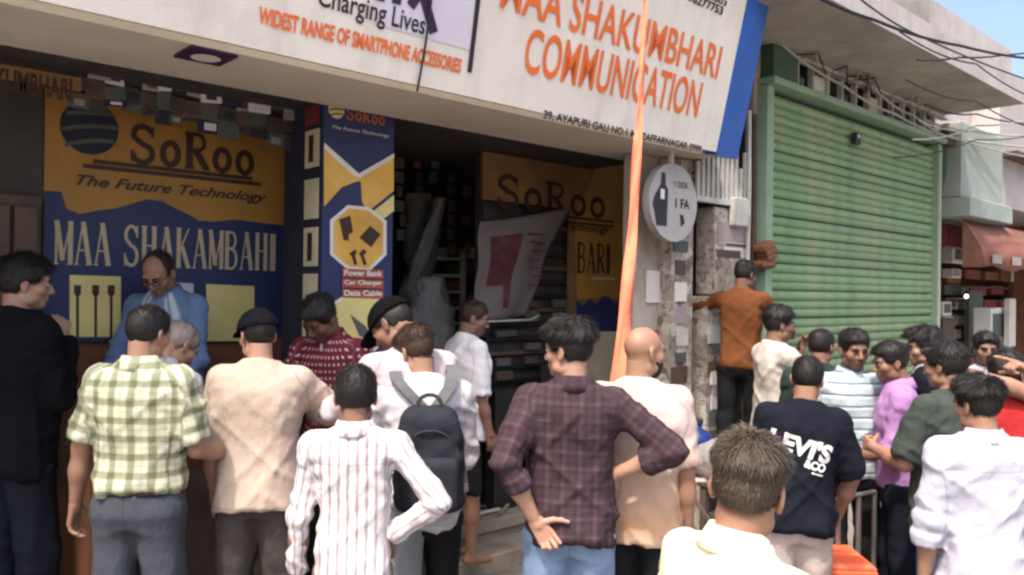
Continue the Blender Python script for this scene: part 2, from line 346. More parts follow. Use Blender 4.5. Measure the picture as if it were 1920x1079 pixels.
# shop platform with stone slabs at its edge
plat = tag(MB().box(-3, 5.62, 4.34, 6.0, -.4, .19).build('pavement', M['stone']), kind='structure')
x = -.6
while x < 4.2:
    w = random.uniform(.5, .72)
    MB().box(x + .006, x + w - .006, 4.10 + random.uniform(-.012, .012), 4.46, .12, .20 + random.uniform(0, .012), bev=.008).build('slab', M['stone'], plat); x += w
MB().box(-.6, 4.3, 4.14, 4.34, -.3, .12).build('riser', M['stone'], plat)
MB().box(1.9, 4.3, 3.86, 4.13, -.3, .07, bev=.01).build('lower_step', M['stone'], plat)

# ---- shop building
SIGN_X0, SIGN_X1 = -3.2, 5.06
bld = tag(empty('shop_building', (0, 0, 0)), 'phone accessory shop with a wide open front and grey ceiling lip', 'shop')
MB().box(SIGN_X0, 4.97, 3.32, 3.90, 2.75, 3.15).build('ceiling_lip', M['soffit_paint'], bld)
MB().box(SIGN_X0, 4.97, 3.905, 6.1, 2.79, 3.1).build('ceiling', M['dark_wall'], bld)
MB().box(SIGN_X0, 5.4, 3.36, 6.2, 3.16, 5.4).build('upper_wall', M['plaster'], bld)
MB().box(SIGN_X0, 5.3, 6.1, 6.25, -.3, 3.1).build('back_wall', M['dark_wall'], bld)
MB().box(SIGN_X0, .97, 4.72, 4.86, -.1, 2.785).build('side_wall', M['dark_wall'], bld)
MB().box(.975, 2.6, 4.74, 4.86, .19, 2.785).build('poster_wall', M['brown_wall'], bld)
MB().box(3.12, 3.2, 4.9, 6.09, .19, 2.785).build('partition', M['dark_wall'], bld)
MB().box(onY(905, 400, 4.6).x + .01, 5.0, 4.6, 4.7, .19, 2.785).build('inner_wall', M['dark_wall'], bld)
# downlight set into the ceiling lip
c = onZ(386, 103, 2.75); dl = tag(empty('ceiling_light', c), 'square recessed downlight in the grey ceiling lip above the yellow poster', 'light')
MB().box(-.10, .10, -.10, .10, -.012, .0).build('frame', M['ink_violet'], dl)
k = MB(); n = 20; k.add([(.062 * math.cos(2 * math.pi * i / n), .062 * math.sin(2 * math.pi * i / n), -.016) for i in range(n)], [tuple(range(n))]); k.build('lamp', M['white_plastic'], dl)

# dark entrance at the far left: slatted wooden leaf
door = tag(empty('wooden_door', (0, 0, 0)), 'dark brown slatted wooden door leaf beside the yellow poster', 'door')
MB().box(-.2, .95, 4.64, 4.70, .0, 2.2).build('leaf', M['wood_dark'], door)
x0 = -.15
for i in range(9):
    MB().box(x0, x0 + .1, 4.60, 4.638, .05, 2.15, bev=.008).build('slat', M['wood_dark'], door); x0 += .122
# header banner above that door
hb = tag(empty('header_banner', (0, 0, 0)), 'grimy brown header banner with dark lettering above the wooden door', 'banner')
a, b2 = onY(-40, 80, 4.2), onY(152, 178, 4.2)
MB().box(a.x, b2.x, 4.2, 4.215, onY(150, 172, 4.2).z, 2.74).build('cloth', M['poster_yellow_shaded_dirty'], hb)
p = onY(-70, 160, 4.2); text_on('lettering', 'SHAKUMBHARI', Vector((p.x, 4.197, p.z)), EX, EZ, onY(135, 160, 4.2).x - p.x, .105, M['poster_brown'], hb, bold=.03)

# ---- big signboard (leans out at the top)
SO = Vector((0, 3.2, 2.75)); SZ = Vector((0, -.25, 1.1)).normalized(); SN = Vector((0, -SZ.z, SZ.y)); SH = 1.128
sign = tag(empty('shop_signboard', (0, 0, 0)), 'big white shop signboard with orange lettering and a blue right edge', 'signboard')
SM = Matrix(((1, 0, 0, 0), (0, -SN.y, SZ.y, SO.y), (0, -SN.z, SZ.z, SO.z), (0, 0, 0, 1)))   # local x, depth, height
MB().box(SIGN_X0, SIGN_X1 - .26, 0, .09, 0, SH, SM).build('panel', M['sign_white'], sign)
MB().box(SIGN_X1 - .258, SIGN_X1, -.008, .12, -.02, SH + .01, SM).build('blue_edge', M['sign_blue'], sign)
MB().box(SIGN_X0, SIGN_X1 + .12, -.05, .14, SH + .012, SH + .06, SM).build('blue_cap', M['sign_blue'], sign)
def sp(px, py, lift=.004):
    p = onP(px, py, SO, SN); return p + SN * lift
def sflat(name, pts, m, lift=.004): return mesh(name, [sp(x, y, lift) for x, y in pts], [tuple(range(len(pts)))], sign, m)
def stext(name, body, px0, py0, px1, py1, hpx, m, lift=.006, **kw):
    """print whose base line runs between two photograph pixels; hpx is the letter height at its middle"""
    a, b_ = sp(px0, py0), sp(px1, py1); h = (sp((px0 + px1) / 2, (py0 + py1) / 2 - hpx) - sp((px0 + px1) / 2, (py0 + py1) / 2)).length
    z = ((a + b_) / 2 - SO).dot(SZ); o = SO + SZ * z + EX * a.x + SN * lift
    text_on(name, body, o, EX, SZ, b_.x - a.x, h, m, sign, **kw)
sflat('print_panel', [(700, -60), (896, -60), (882, 95), (700, 45)], M['sign_lilac'], .003)
stext('lettering', 'MAA SHAKUMBHARI', 933, 30, 1345, 138, 74, M['ink_orange'], bold=.012)
stext('lettering', 'COMMUNICATION', 978, 136, 1305, 222, 78, M['ink_orange'], bold=.012)
stext('lettering', '39, AYAPURI GALI NO.1 MUZAFFARNAGAR 2999', 1016, 226, 1312, 288, 17, M['ink_black'], bold=.03)
stext('lettering', '98277753', 1287, 8, 1354, 24, 17, M['ink_black'], bold=.03)
stext('lettering', '98970603', 1290, -10, 1362, 6, 12, M['ink_black'], bold=.02)
stext('lettering', 'Charging Lives', 592, 22, 792, 78, 52, M['ink_black'], bold=.012)
stext('lettering', 'WIDEST RANGE OF SMARTPHONE ACCESSORIES', 482, 48, 862, 136, 31, M['ink_orange'], bold=.035)
def sstroke(pts, w, lift=.007):
    P = [onP(x, y, SO, SN) for x, y in pts]; b = MB()
    for i, (p, q) in enumerate(zip(P[:-1], P[1:])):
        d = (q - p).normalized(); nrm = SN.cross(d).normalized() * w / 2
        b.add([v + SN * (lift + .0005 * i) for v in (p + nrm, q + nrm, q - nrm, p - nrm)], [(0, 1, 2, 3)])
    return b
for pts, w in (([(716, -110), (711, 2)], .05), ([(748, -100), (742, 8)], .05), ([(860, -120), (768, 12)], .05), ([(770, -100), (797, 8), (812, 62)], .052)):
    sstroke(pts, w).build('lettering', M['ink_violet'], sign)
sstroke([(900, -40), (879, 136)], .028).build('divider', M['ink_black'], sign)
sw = MB().tube([sp(812, -60, .012), sp(803, 10, .02), sp(793, 90, .018), sp(779, 172, .014)], .006, 6).build('cable', M['wire_black'], None)
tag(sw, 'thin dark cable hanging down the face of the white signboard', 'cable')

# ---- left poster (yellow over navy) on the wall behind the counter
YP = 4.70
po = tag(empty('wall_poster', (0, 0, 0)), 'large yellow and navy wall poster behind the counter, bottom with product boxes', 'poster')
pl = onY(82, 400, YP).x; pr = 2.5; zt = onY(85, 165, YP).z; zb = onY(90, 642, YP).z
MB().box(pl, pr, YP, YP + .03, zb, zt).build('board', M['poster_yellow'], po)
def xz(px, py, Y=YP): v = onY(px, py, Y); return v.x, v.z
# scalloped navy lower half
top = [(83, 358), (115, 360), (124, 392), (150, 402), (186, 394), (215, 392), (248, 382), (275, 374), (305, 378), (330, 392), (352, 402), (372, 414), (402, 416), (440, 412), (470, 416), (505, 420), (560, 426)]
LP = Vector((0, -1, 0))
mesh('print_field', [onY(x, y, YP) + LP * .003 for x, y in top] + [Vector((pr, YP - .003, zb)), Vector((pl, YP - .003, zb))], [tuple(range(len(top) + 2))], po, M['poster_navy'])
def ptext(name, body, px0, py0, px1, hpx, m, parent, Y, serif=False, lift=.006, **kw):
    a = onY(px0, py0, Y); bx = onY(px1, py0, Y).x; h = (onY(px0, py0 - hpx, Y) - a).length
    (serif_on if serif else text_on)(name, body, Vector((a.x, Y, a.z)), EX, EZ, bx - a.x, h, m, parent, LP * lift, **kw)
ptext('lettering', 'MAA SHAKAMBAHI', 100, 496, 518, 83, M['poster_cream'], po, YP, True)
ptext('lettering', 'SoRoo', 240, 304, 480, 72, M['poster_brown'], po, YP, True)
ptext('lettering', 'The Future Technology', 142, 354, 500, 27, M['poster_brown'], po, YP, shear=.4, bold=.02)
for (a0, a1) in (((175, 303), (478, 352)), ((155, 311), (494, 365))):
    pa, pb = onY(*a0, YP), onY(a1[0], 0, YP)
    MB().box(pa.x, pb.x, YP - .006, YP - .001, pa.z - .011, pa.z + .011).build('underline', M['poster_brown'], po)
gc = onY(168, 240, YP); gr = onY(222, 240, YP).x - gc.x
def globe(parent, gc, gr, Y, dark, pale, m=3):
    n = 30; mesh('globe', [(gc.x + gr * math.cos(2 * math.pi * i / n), Y - .004, gc.z + gr * math.sin(2 * math.pi * i / n)) for i in range(n)], [tuple(range(n))], parent, dark)
    for k, (off, cv) in enumerate(((.55, .2), (.05, .32), (-.5, .4))):
        P = []
        for sgn in (1, -1):
            for i in range(13):
                u = (-1 + 2 * i / 12) * sgn * .95 * math.sqrt(max(.05, 1 - off * off)); z = off + cv * (u * .5 - u * u * .35) + sgn * .075
                P.append((gc.x + gr * u, Y - .007, gc.z + gr * z))
        mesh('globe_band', P, [tuple(range(len(P)))], parent, pale)
globe(po, gc, gr, YP, M['dark_navy'], M['poster_grey'])
for q in ([(130, 516), (226, 519), (226, 632), (130, 632)], [(322, 530), (362, 532), (362, 640), (322, 640)], [(386, 533), (476, 537), (476, 640), (386, 640)]):
    flat('product_box', q, YP, M['banner_pale'] if q[0][0] != 322 else M['sign_lilac'], po, .006)
for cx in (144, 178, 207):
    flat('cable_print', [(cx - 6, 535), (cx + 7, 535), (cx + 7, 551), (cx + 3, 556), (cx + 3, 632), (cx - 2, 632), (cx - 2, 556), (cx - 6, 551)], YP, M['poster_brown'], po, .009)

# clutter of product cards hanging over the top of the poster
gar = tag(empty('card_garland', (0, 0, 0)), 'row of small dark and white product cards hanging above the yellow poster', 'cards')
cm = [M['dark_navy'], M['poster_grey'], M['dark_wall'], M['sign_lilac'], M['wood_dark'], M['poster_grey'], M['cloth_pink'], M['dark_wall'], M['dark_navy']]
px = 130
i = 0
while px < 532:
    w = random.uniform(22, 36); base = 114 + (px - 134) * .19
    for r_ in range(3):
        yy = base + r_ * 30 + random.uniform(-4, 4); hh = random.uniform(30, 40)
        if r_ == 2 and random.random() < .35: hh *= .6
        a = onY(px, yy, 4.32); b_ = onY(px + w * random.uniform(1.0, 1.25), yy + hh, 4.32); ct = (a + b_) / 2
        mtx = Matrix.Translation((ct.x, 4.32 + .012 * r_ + random.uniform(-.01, .01), ct.z)) @ Matrix.Rotation(random.uniform(-.12, .12), 4, 'Y') @ Matrix.Rotation(random.uniform(-.1, .1), 4, 'Z')
        cd = MB().box(-(b_.x - a.x) / 2, (b_.x - a.x) / 2, -.008, .008, -(a.z - b_.z) / 2, (a.z - b_.z) / 2, mtx, bev=.004).build('card', cm[(i * 5 + r_ * 2) % 9], gar); i += 1
        hw_, hh_ = (b_.x - a.x) / 2, (a.z - b_.z) / 2
        if i % 2: MB().box(-hw_ * .5, hw_ * .5, -.0115, -.0085, -hh_ * .6, hh_ * .3, mtx).build('card_print', cm[(i * 7 + 3) % 9], cd)
    px += w
MB().tube([onY(130, 124, 4.32), onY(330, 160, 4.32), onY(535, 202, 4.32)], .006, 5).build('cord', M['wire_black'], gar)

# ---- pillar with the vertical banner
YB = 3.95
pil = tag(empty('shop_pillar', (0, 0, 0)), 'square shop pillar with yellow product cards on its dark left face', 'pillar')
bx0, bx1 = onY(606, 300, YB).x, onY(738, 300, YB).x
MB().box(bx0 + .004, bx1 - .004, YB + .03, 4.42, .0, 2.788).build('column', M['dark_navy'], pil)
k = 0
for (ya, yb_) in ((200, 236), (246, 316), (338, 412), (428, 500), (514, 586), (600, 660)):
    za = onY(585, ya, 4.1).z; zc = onY(585, yb_, 4.1).z
    if k == 0: MB().box(bx0 - .004, bx0 + .002, 4.0, 4.16, zc, za).build('card', M['sign_red'], pil)
    else:
        cd = MB().box(bx0 - .006, bx0 + .002, 3.995, 4.15, zc, za).build('card', M['poster_pale'], pil)
        if k in (1, 3, 5): MB().box(bx0 - .010, bx0 - .007, 4.05, 4.10, zc + .03, za - .03).build('device_print', M['poster_brown'], cd)
    k += 1
ban = tag(empty('banner', (0, 0, 0)), 'tall blue and gold vertical banner on the pillar beside the counter', 'banner')
zt, zb = onY(606, 176, YB).z, .55
MB().box(bx0, bx1, YB, YB + .022, zb, zt).build('board', M['poster_navy'], ban)
def bf(name, pts, m, l=.003): return flat(name, pts, YB, m, ban, l)
bf('print_field', [(607, 276), (615, 284), (668, 330), (676, 330), (730, 296), (738, 292), (738, 358), (688, 398), (678, 378), (676, 340), (664, 342), (640, 352), (607, 388)], M['banner_gold'])
bf('print_line', [(607, 268), (618, 278), (672, 326), (738, 288), (738, 297), (673, 335), (662, 330), (607, 280)], M['banner_white'], .006)
bf('print_field', [(738, 396), (706, 420), (690, 404), (738, 366)], M['banner_pale'], .004)
def hexa(cx, cy, rx, ry): return [(cx - rx * .38, cy - ry), (cx + rx * .38, cy - ry + 4), (cx + rx, cy - ry * .52), (cx + rx, cy + ry * .5), (cx + rx * .4, cy + ry), (cx - rx * .4, cy + ry - 4), (cx - rx, cy + ry * .5), (cx - rx, cy - ry * .55)]
bf('badge_edge', hexa(671, 447, 53, 62), M['banner_white'], .005); bf('badge', hexa(671, 447, 46, 56), M['banner_gold'], .008)
bf('badge_edge', hexa(674, 605, 60, 56), M['banner_white'], .005); bf('badge', hexa(674, 605, 55, 51), M['banner_pale'], .008)
bf('product_print', [(634, 412), (655, 405), (660, 436), (652, 440), (652, 452), (642, 450), (640, 438)], M['poster_brown'], .011)
bf('product_print', [(692, 424), (712, 440), (694, 464), (672, 446)], M['poster_brown'], .011)
bf('product_print', [(653, 476), (664, 468), (668, 474), (664, 478), (668, 496), (662, 497), (658, 482)], M['poster_brown'], .011)
bf('product_print', [(671, 476), (680, 467), (686, 473), (680, 479), (686, 496), (680, 498), (675, 482)], M['poster_brown'], .011)
bf('product_print', [(655, 590), (684, 612), (700, 640), (672, 630)], M['poster_grey'], .011)
for ya in (507, 526, 545):
    bf('caption_band', [(640, ya - 3), (717, ya), (717, ya + 16), (640, ya + 13)], M['banner_rust'], .010)
    ptext('lettering', {507: 'Power Bank', 526: 'Car Charger', 545: 'Data Cable'}[ya], 643, ya + 10, 714, 11, M['banner_white'], ban, YB, lift=.014, bold=.03)
ptext('lettering', 'SoRoo', 648, 224, 722, 24, M['banner_rust'], ban, YB, True)
ptext('lettering', 'The Future Technology', 622, 243, 730, 8, M['banner_white'], ban, YB, lift=.006, shear=.3)
globe(ban, onY(630, 206, YB), .05, YB, M['banner_pale'], M['poster_navy'])

# ---- counter
cn = tag(empty('counter', (0, 0, 0)), 'brown wooden shop counter with a glass top in front of the yellow poster', 'counter')
MB().box(.98, 1.62, 3.80, 4.08, .0, 1.02, bev=.01).build('body', M['brown_wall'], cn)
MB().box(.95, 1.66, 3.76, 4.12, 1.022, 1.05, bev=.005).build('countertop', M['glass'], cn)
for i in range(2): MB().box(1.02 + i * .3, 1.28 + i * .3, 3.785, 3.798, .25, .9).build('panel', M['wood_dark'], cn)
bxs = [M['white_plastic'], M['banner_gold'], M['sign_red'], M['paper'], M['poster_navy']]
for i, (lb) in enumerate(['white phone box on the glass counter top', 'gold accessory box on the glass counter top', 'red accessory box on the glass counter top']):
    tag(MB().box(1.0 + i * .21, 1.16 + i * .21, 3.86, 3.97, 1.052, 1.10 + .02 * i, bev=.003).build('accessory_box', bxs[i]), lb, 'box')

# ---- dark opening: steel rack and plastic-wrapped goods
rk = tag(empty('shelf_rack', (0, 0, 0)), 'dark steel shelf rack inside the shop opening', 'rack')
rx0, rx1 = onY(800, 500, 5.5).x, 4.4
for y_ in (486, 518, 548, 578, 606):
    z = onY(860, y_, 5.5).z; MB().box(rx0, rx1, 5.48, 5.85, z - .012, z + .012).build('shelf', M['rack_steel'], rk)
for xx in (rx0, rx1): MB().box(xx - .02, xx + .02, 5.5, 5.54, .19, 2.1).build('post', M['rack_steel'], rk)
xs_ = [rx0 + .06 + (i * .37) % 1.25 for i in range(16)]; rank_ = [sum(1 for j in range(i % 4, 16, 4) if xs_[j] < xs_[i]) for i in range(16)]
for i in range(16):
    z = onY(860, (486, 518, 548, 578)[i % 4], 5.5).z + .014; xx = rx0 + .06 + (i * .37) % 1.25
    tag(MB().box(xx, xx + random.uniform(.14, .3), 5.56, 5.8, z, z + random.uniform(.06, .12), bev=.004).build('stock_box', [M['cloth_pink'], M['steel'], M['poster_grey'], M['poster_pale'], M['brown_wall']][i % 5]), ['pinkish grey', 'steel grey', 'dark grey', 'pale', 'brown'][i % 5] + ' stock box, %s from the left on the %s shelf of the dark rack' % (ORD[rank_[i]], ORD[i % 4]), 'box', 'stock boxes on the rack')
def wrapped(px0, py0, px1, py1, Y, w, label, tilt=0):
    a, b_ = onY(px0, py0, Y), onY(px1, py1, Y); n = 14; mb = []; V = []; F = []
    for i in range(n):
        t = i / (n - 1); c_ = a.lerp(b_, t)
        for k in range(12):
            an = 2 * math.pi * k / 12; r_ = w * (.55 + .5 * math.sin(math.pi * (.15 + .8 * t))) * (1 + .22 * math.sin(3 * an + 7 * t) + .12 * random.uniform(-1, 1))
            V.append(c_ + Vector((r_ * math.cos(an), r_ * .7 * math.sin(an), 0)))
    F = [(i * 12 + k, i * 12 + (k + 1) % 12, (i + 1) * 12 + (k + 1) % 12, (i + 1) * 12 + k) for i in range(n - 1) for k in range(12)] + [tuple(range(12)), tuple((n - 1) * 12 + k for k in range(12))]
    return tag(mesh('wrapped_goods', V, F, None, M['plastic_wrap'], True), label, 'wrapped goods')
wrapped(826, 372, 770, 545, 5.0, .065, 'long plastic wrapped roll leaning inside the dark opening')
wrapped(785, 365, 790, 530, 5.3, .15, 'upright plastic wrapped bundle behind the leaning roll')
wrapped(800, 520, 790, 720, 4.75, .2, 'crumpled plastic wrapped sack low in the dark opening beside the banner')

# ---- right poster, half hidden
YQ = 4.5
pq = tag(empty('wall_poster', (0, 0, 0)), 'dirty yellow wall poster in the shade behind the torn pale banner', 'poster')
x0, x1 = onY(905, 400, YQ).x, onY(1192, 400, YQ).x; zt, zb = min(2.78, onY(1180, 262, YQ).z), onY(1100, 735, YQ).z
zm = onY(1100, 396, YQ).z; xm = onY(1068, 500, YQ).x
MB().box(x0, x1, YQ, YQ + .03, zm, zt).build('board', M['poster_yellow_shaded_dirty'], pq)  # both boards carry the shade in their colour, the yellow print field does not
MB().box(xm, x1, YQ, YQ + .03, zb, zm - .001).build('board', M['poster_yellow_shaded_dirty'], pq)
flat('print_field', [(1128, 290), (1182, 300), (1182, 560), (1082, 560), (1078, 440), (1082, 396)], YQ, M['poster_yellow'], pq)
flat('print_field', [(1080, 562), (1092, 574), (1105, 560), (1118, 572), (1128, 556), (1140, 556), (1150, 568), (1178, 566), (1178, 622), (1080, 622)], YQ, M['poster_navy'], pq, .005)
flat('product_box', [(1082, 622), (1160, 622), (1160, 720), (1082, 720)], YQ, M['poster_pale'], pq, .005)
ptext('lettering', 'SoRoo', 928, 388, 1138, 62, M['poster_brown'], pq, YQ, True)
ptext('lettering', 'MAA SHAKAMBARI', 740, 508, 1143, 58, M['poster_brown'], pq, YQ, True) if False else ptext('lettering', 'BARI', 1080, 512, 1144, 58, M['poster_brown'], pq, YQ, True)
ptext('lettering', 'Technology', 1060, 436, 1142, 20, M['poster_brown'], pq, YQ, shear=.4, bold=.02)
for py_, l in ((402, 130), (412, 130)):
    a = onY(1010, py_, YQ); MB().box(a.x, onY(1150, py_, YQ).x, YQ - .008, YQ - .004, a.z - .010, a.z + .010).build('underline', M['poster_brown'], pq)
a = onY(1108, 522, YQ); MB().box(a.x, onY(1152, 522, YQ).x, YQ - .008, YQ - .004, a.z - .008, a.z + .008).build('underline', M['poster_cream'], pq)
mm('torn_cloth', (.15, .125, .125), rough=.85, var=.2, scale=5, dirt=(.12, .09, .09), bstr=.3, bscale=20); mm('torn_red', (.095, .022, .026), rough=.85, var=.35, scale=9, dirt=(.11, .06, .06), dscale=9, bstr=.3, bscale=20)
# torn pale banner in front of it
YT = 4.38
n = 18; V = []; F = []
for j in range(n + 1):
    v = j / n
    for i in range(n + 1):
        u = i / n; lx = 900 - 6 * v; rx = 1074 - 84 * v ** .8; X = lx + (rx - lx) * u; Yp = (416 - 28 * u ** 1.4) + (182 + 22 * u) * v
        p = onY(X, Yp, YT); V.append(p + Vector((0, .025 * math.sin(7 * u + 2 * v) + .015 * math.sin(11 * v + 3 * u), 0)))
F = [(j * (n + 1) + i, j * (n + 1) + i + 1, (j + 1) * (n + 1) + i + 1, (j + 1) * (n + 1) + i) for j in range(n) for i in range(n)]
tb = mesh('torn_banner', V, F, None, [M['torn_cloth'], M['torn_red']], True)
tb.data.polygons.foreach_set('material_index', [1 if 3 <= f % n <= 8 and .15 < (f // n) / n < .66 or (7 <= f % n <= 8 and f // n < 16 and f // n > 10) else 0 for f in range(n * n)])
tag(tb, 'torn pale banner with a red printed block hanging in front of the right poster', 'banner')
sd = tb.modifiers.new('thick', 'SOLIDIFY'); sd.thickness = .004
for k in range(7):
    px0 = 990 + (k % 3) * 4; a = onY(px0, 440 + k * 16, YT - .05); MB().box(a.x, a.x + .16 - k * .012, YT - .052, YT - .049, a.z, a.z + .014).build('print_line', M['torn_red'], tb)
tag(MB().tube([onY(890, 604, 4.36), onY(995, 600, 4.36), onY(1010, 592, 4.36)], .008, 6).build('curtain_rod', M['white_metal']), 'thin pale rod along the bottom of the torn banner', 'rod')

# ---- right hand wall, sticker poles, round sign
wx0, wx1 = onY(1188, 500, 3.62).x, onY(1262, 500, 3.62).x
wl = tag(MB().box(wx0, wx1 + .1, 3.62, 3.72, -.3, 2.745).build('side_wall', M['plaster']), 'stained brown grey wall end beside the orange streamer', 'wall')
pn = MB().box(onY(1196, 600, 3.6).x, onY(1250, 600, 3.6).x, 3.602, 3.618, onY(1220, 690, 3.6).z, onY(1220, 620, 3.6).z).build('panel', M['brown_wall'], wl)
nt_ = tag(MB().box(onY(1214, 540, 3.6).x, onY(1253, 540, 3.6).x, 3.600, 3.616, onY(1230, 568, 3.6).z, onY(1230, 508, 3.6).z).build('notice', M['paper']), 'torn pale paper notice stuck to the stained wall end', 'notice')
def sticker_pole(px0, px1, Y, z0, z1, label, n):
    a, b_ = onY(px0, 560, Y).x, onY(px1, 560, Y).x
    o = tag(empty('pole', ((a + b_) / 2, Y, z0)), label, 'pole'); w = (b_ - a) / 2
    MB().box(-w, w, 0, .16, 0, z1 - z0, bev=.012).build('post', M['sticker_pole'], o)
    for k in range(n):
        z = .3 + (z1 - z0 - .5) * k / n + random.uniform(-.05, .05); ww = random.uniform(.4, .8) * w; xx = random.uniform(-w * .3, w * .3)
        MB().box(max(-w * .95, xx - ww), min(w * .95, xx + ww), -.003 - .0009 * k, .002, z, z + random.uniform(.06, .16)).build('sticker', [M['paper'], M['poster_grey'], M['cloth_pink'], M['wood_dark'], M['white_metal']][(k * 3 + n) % 5], o)
    return o
sticker_pole(1258, 1298, 3.5, -.2, 2.745, 'sticker covered grey pole below the round white sign', 15)
sticker_pole(1338, 1402, 3.46, 1.75, 2.42, 'wide sticker covered board high in the dark doorway', 10)
sticker_pole(1326, 1358, 3.47, -.2, 1.74, 'speckled narrow pole in the dark doorway behind the orange shirt', 13)
mm('sign_dull', (.40, .38, .37), var=.15, dirt=(.36, .33, .31), dscale=4)
rs = tag(empty('round_sign', onY(1257, 381, 3.40)), 'round white sign with a black bottle figure hanging on the sticker pole', 'sign')
rr = (onY(1308, 381, 3.4) - onY(1257, 381, 3.4)).length * .84
n = 32; b_ = MB(); V = [(rr * math.cos(2 * math.pi * i / n), y_, rr * math.sin(2 * math.pi * i / n)) for y_ in (-.03, .03) for i in range(n)]
b_.add(V, [tuple(range(n)), tuple(reversed(range(n, 2 * n)))] + [(i, n + i, n + (i + 1) % n, (i + 1) % n) for i in range(n)]).build('disc', M['sign_dull'], rs)
def rf(name, pts, m, l=.033): return mesh(name, [(x * rr, -l, z * rr) for x, z in pts], [tuple(range(len(pts)))], rs, m)
rf('print_figure', [(-.72, -.62), (-.3, -.62), (-.26, .3), (-.36, .42), (-.38, .72), (-.54, .72), (-.56, .42), (-.66, .3), (-.82, .1), (-.88, -.1), (-.8, -.3)], M['ink_black'])
rf('print_label', [(-.58, .05), (-.42, .05), (-.42, .3), (-.58, .3)], M['banner_white'], .036)
text_on('lettering', '1 DDK', Vector((.0 * rr, -.034, .4 * rr)), EX, EZ, .6 * rr, .16 * rr, M['poster_grey'], rs, bold=.02)
text_on('lettering', '1 FA', Vector((.05 * rr, -.034, -.12 * rr)), EX, EZ, .6 * rr, .24 * rr, M['ink_black'], rs, bold=.03)
rf('print_mark', [(.3, -.6), (.46, -.5), (.4, -.3), (.24, -.28)], M['ink_black'])
MB().tube([(0, .0, rr), (.02, .02, rr + .16), (.0, .1, rr + .24)], .022, 8).build('bracket', M['white_metal'], rs)

# doorway beyond: vent grille, dark recess
dw = tag(empty('doorway', (0, 0, 0)), 'dark narrow doorway between the sticker pole and the green shutter', 'doorway')
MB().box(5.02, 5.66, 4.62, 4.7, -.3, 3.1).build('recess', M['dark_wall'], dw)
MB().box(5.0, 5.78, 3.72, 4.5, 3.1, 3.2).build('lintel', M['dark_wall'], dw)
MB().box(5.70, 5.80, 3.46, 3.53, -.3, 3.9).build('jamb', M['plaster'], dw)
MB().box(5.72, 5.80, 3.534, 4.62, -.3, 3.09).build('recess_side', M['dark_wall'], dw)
gv = tag(empty('vent_grille', (0, 0, 0)), 'white barred vent grille above the dark doorway under the sign corner', 'grille')
ga, gb = onY(1306, 296, 3.44), onY(1402, 386, 3.44)
MB().box(ga.x, gb.x, 3.52, 3.54, gb.z, ga.z + .2).build('backing', M['black_metal'], gv)
n = 11
for i in range(n):
    xx = ga.x + (gb.x - ga.x) * (i + .5) / n; z1 = ga.z + .12 - (.18 if i % 3 == 0 else 0) * random.random()
    MB().box(xx - .016, xx + .016, 3.44, 3.46, gb.z + .02, z1).build('bar', M['white_metal'], gv)
MB().box(ga.x, gb.x, 3.43, 3.48, gb.z - .02, gb.z + .02).build('rail', M['white_metal'], gv)
MB().box(ga.x, gb.x, 3.465, 3.48, (ga.z + gb.z) / 2 + .03, (ga.z + gb.z) / 2 + .05).build('rail', M['black_metal'], gv)
mb_ = onY(1388, 420, 3.4)
tag(MB().box(mb_.x - .08, mb_.x + .08, 3.38, 3.445, mb_.z - .02, mb_.z + .2, bev=.01).build('meter_box', M['white_metal']), 'small grey meter box on the pipes beside the shutter', 'box')
for k, px_ in enumerate((1404, 1414, 1424)):
    a = onY(px_, 300, 3.42 + .03 * k)
    tag(MB().tube([(a.x, a.y, 3.2), (a.x + .01, a.y, 2.6), (a.x, a.y, 1.9 - .5 * k), (a.x - .01, a.y, .3)], .016 + .005 * (k == 1), 8).build('pipe', [M['white_metal'], M['wood_dark'], M['black_metal']][k]), ['pale pipe running down beside the doorway', 'brown pipe between the pale pipe and the shutter', 'black pipe touching the green shutter frame'][k], 'pipe')
rc = onY(1432, 466, 3.36)
b_ = MB()
for k in range(4): b_.box(-.07 + random.uniform(-.04, .04), .06 + random.uniform(-.04, .05), -.05, .05, -.16 + k * .045, -.10 + k * .05, Matrix.Translation(rc) @ Matrix.Rotation(random.uniform(-.4, .4), 4, 'Y'), bev=.02)
tag(b_.build('cloth_bundle', M['brown_wall']), 'dull brown cloth bundle hooked on the pipes left of the green shutter', 'cloth')

# ---- green roller shutter
YS = 3.4
sh = tag(empty('roller_shutter', (0, 0, 0)), 'big closed green roller shutter with pale green side frames', 'shutter')
SX0, SX1 = 5.86, 9.30
MB().box(SX0 - .02, SX1 + .02, YS + .075, YS + .09, -.3, 3.42).build('backing', M['hood_green'], sh)
nsl = 46; sh_z0, sh_z1 = -.12, 3.40; ph = (sh_z1 - sh_z0) / nsl
prof = [(.0, .0), (.016, .10), (.028, .30), (.029, .55), (.020, .78), (.003, .90), (.0, 1.0)]
me = None
for i in range(nsl):
    if me is None:
        V = [(x, -d * .9, z * ph) for x in (SX0, SX1) for d, z in prof] + [(x, .03, z) for x in (SX0, SX1) for z in (ph, 0)]
        npf = len(prof); F = [(k, k + 1, npf + k + 1, npf + k) for k in range(npf - 1)]
        me = bpy.data.meshes.new('slat'); me.from_pydata(V, [], F); me.update(); me.materials.append(M['shutter_green'])
        me.polygons.foreach_set('use_smooth', [True] * len(me.polygons))
    o = link('slat', me, sh); o.location = (random.uniform(-.004, .004), YS + .045 + random.uniform(-.004, .004), sh_z0 + i * ph); o.rotation_euler = (random.uniform(-.02, .02), random.uniform(-.0012, .0012), 0)
MB().box(SX0 - .10, SX0, YS - .03, YS + .12, -.3, 3.44, bev=.01).build('side_frame', M['frame_green'], sh)
MB().box(SX1, SX1 + .10, YS - .03, YS + .12, -.3, 3.44, bev=.01).build('side_frame', M['frame_green'], sh)
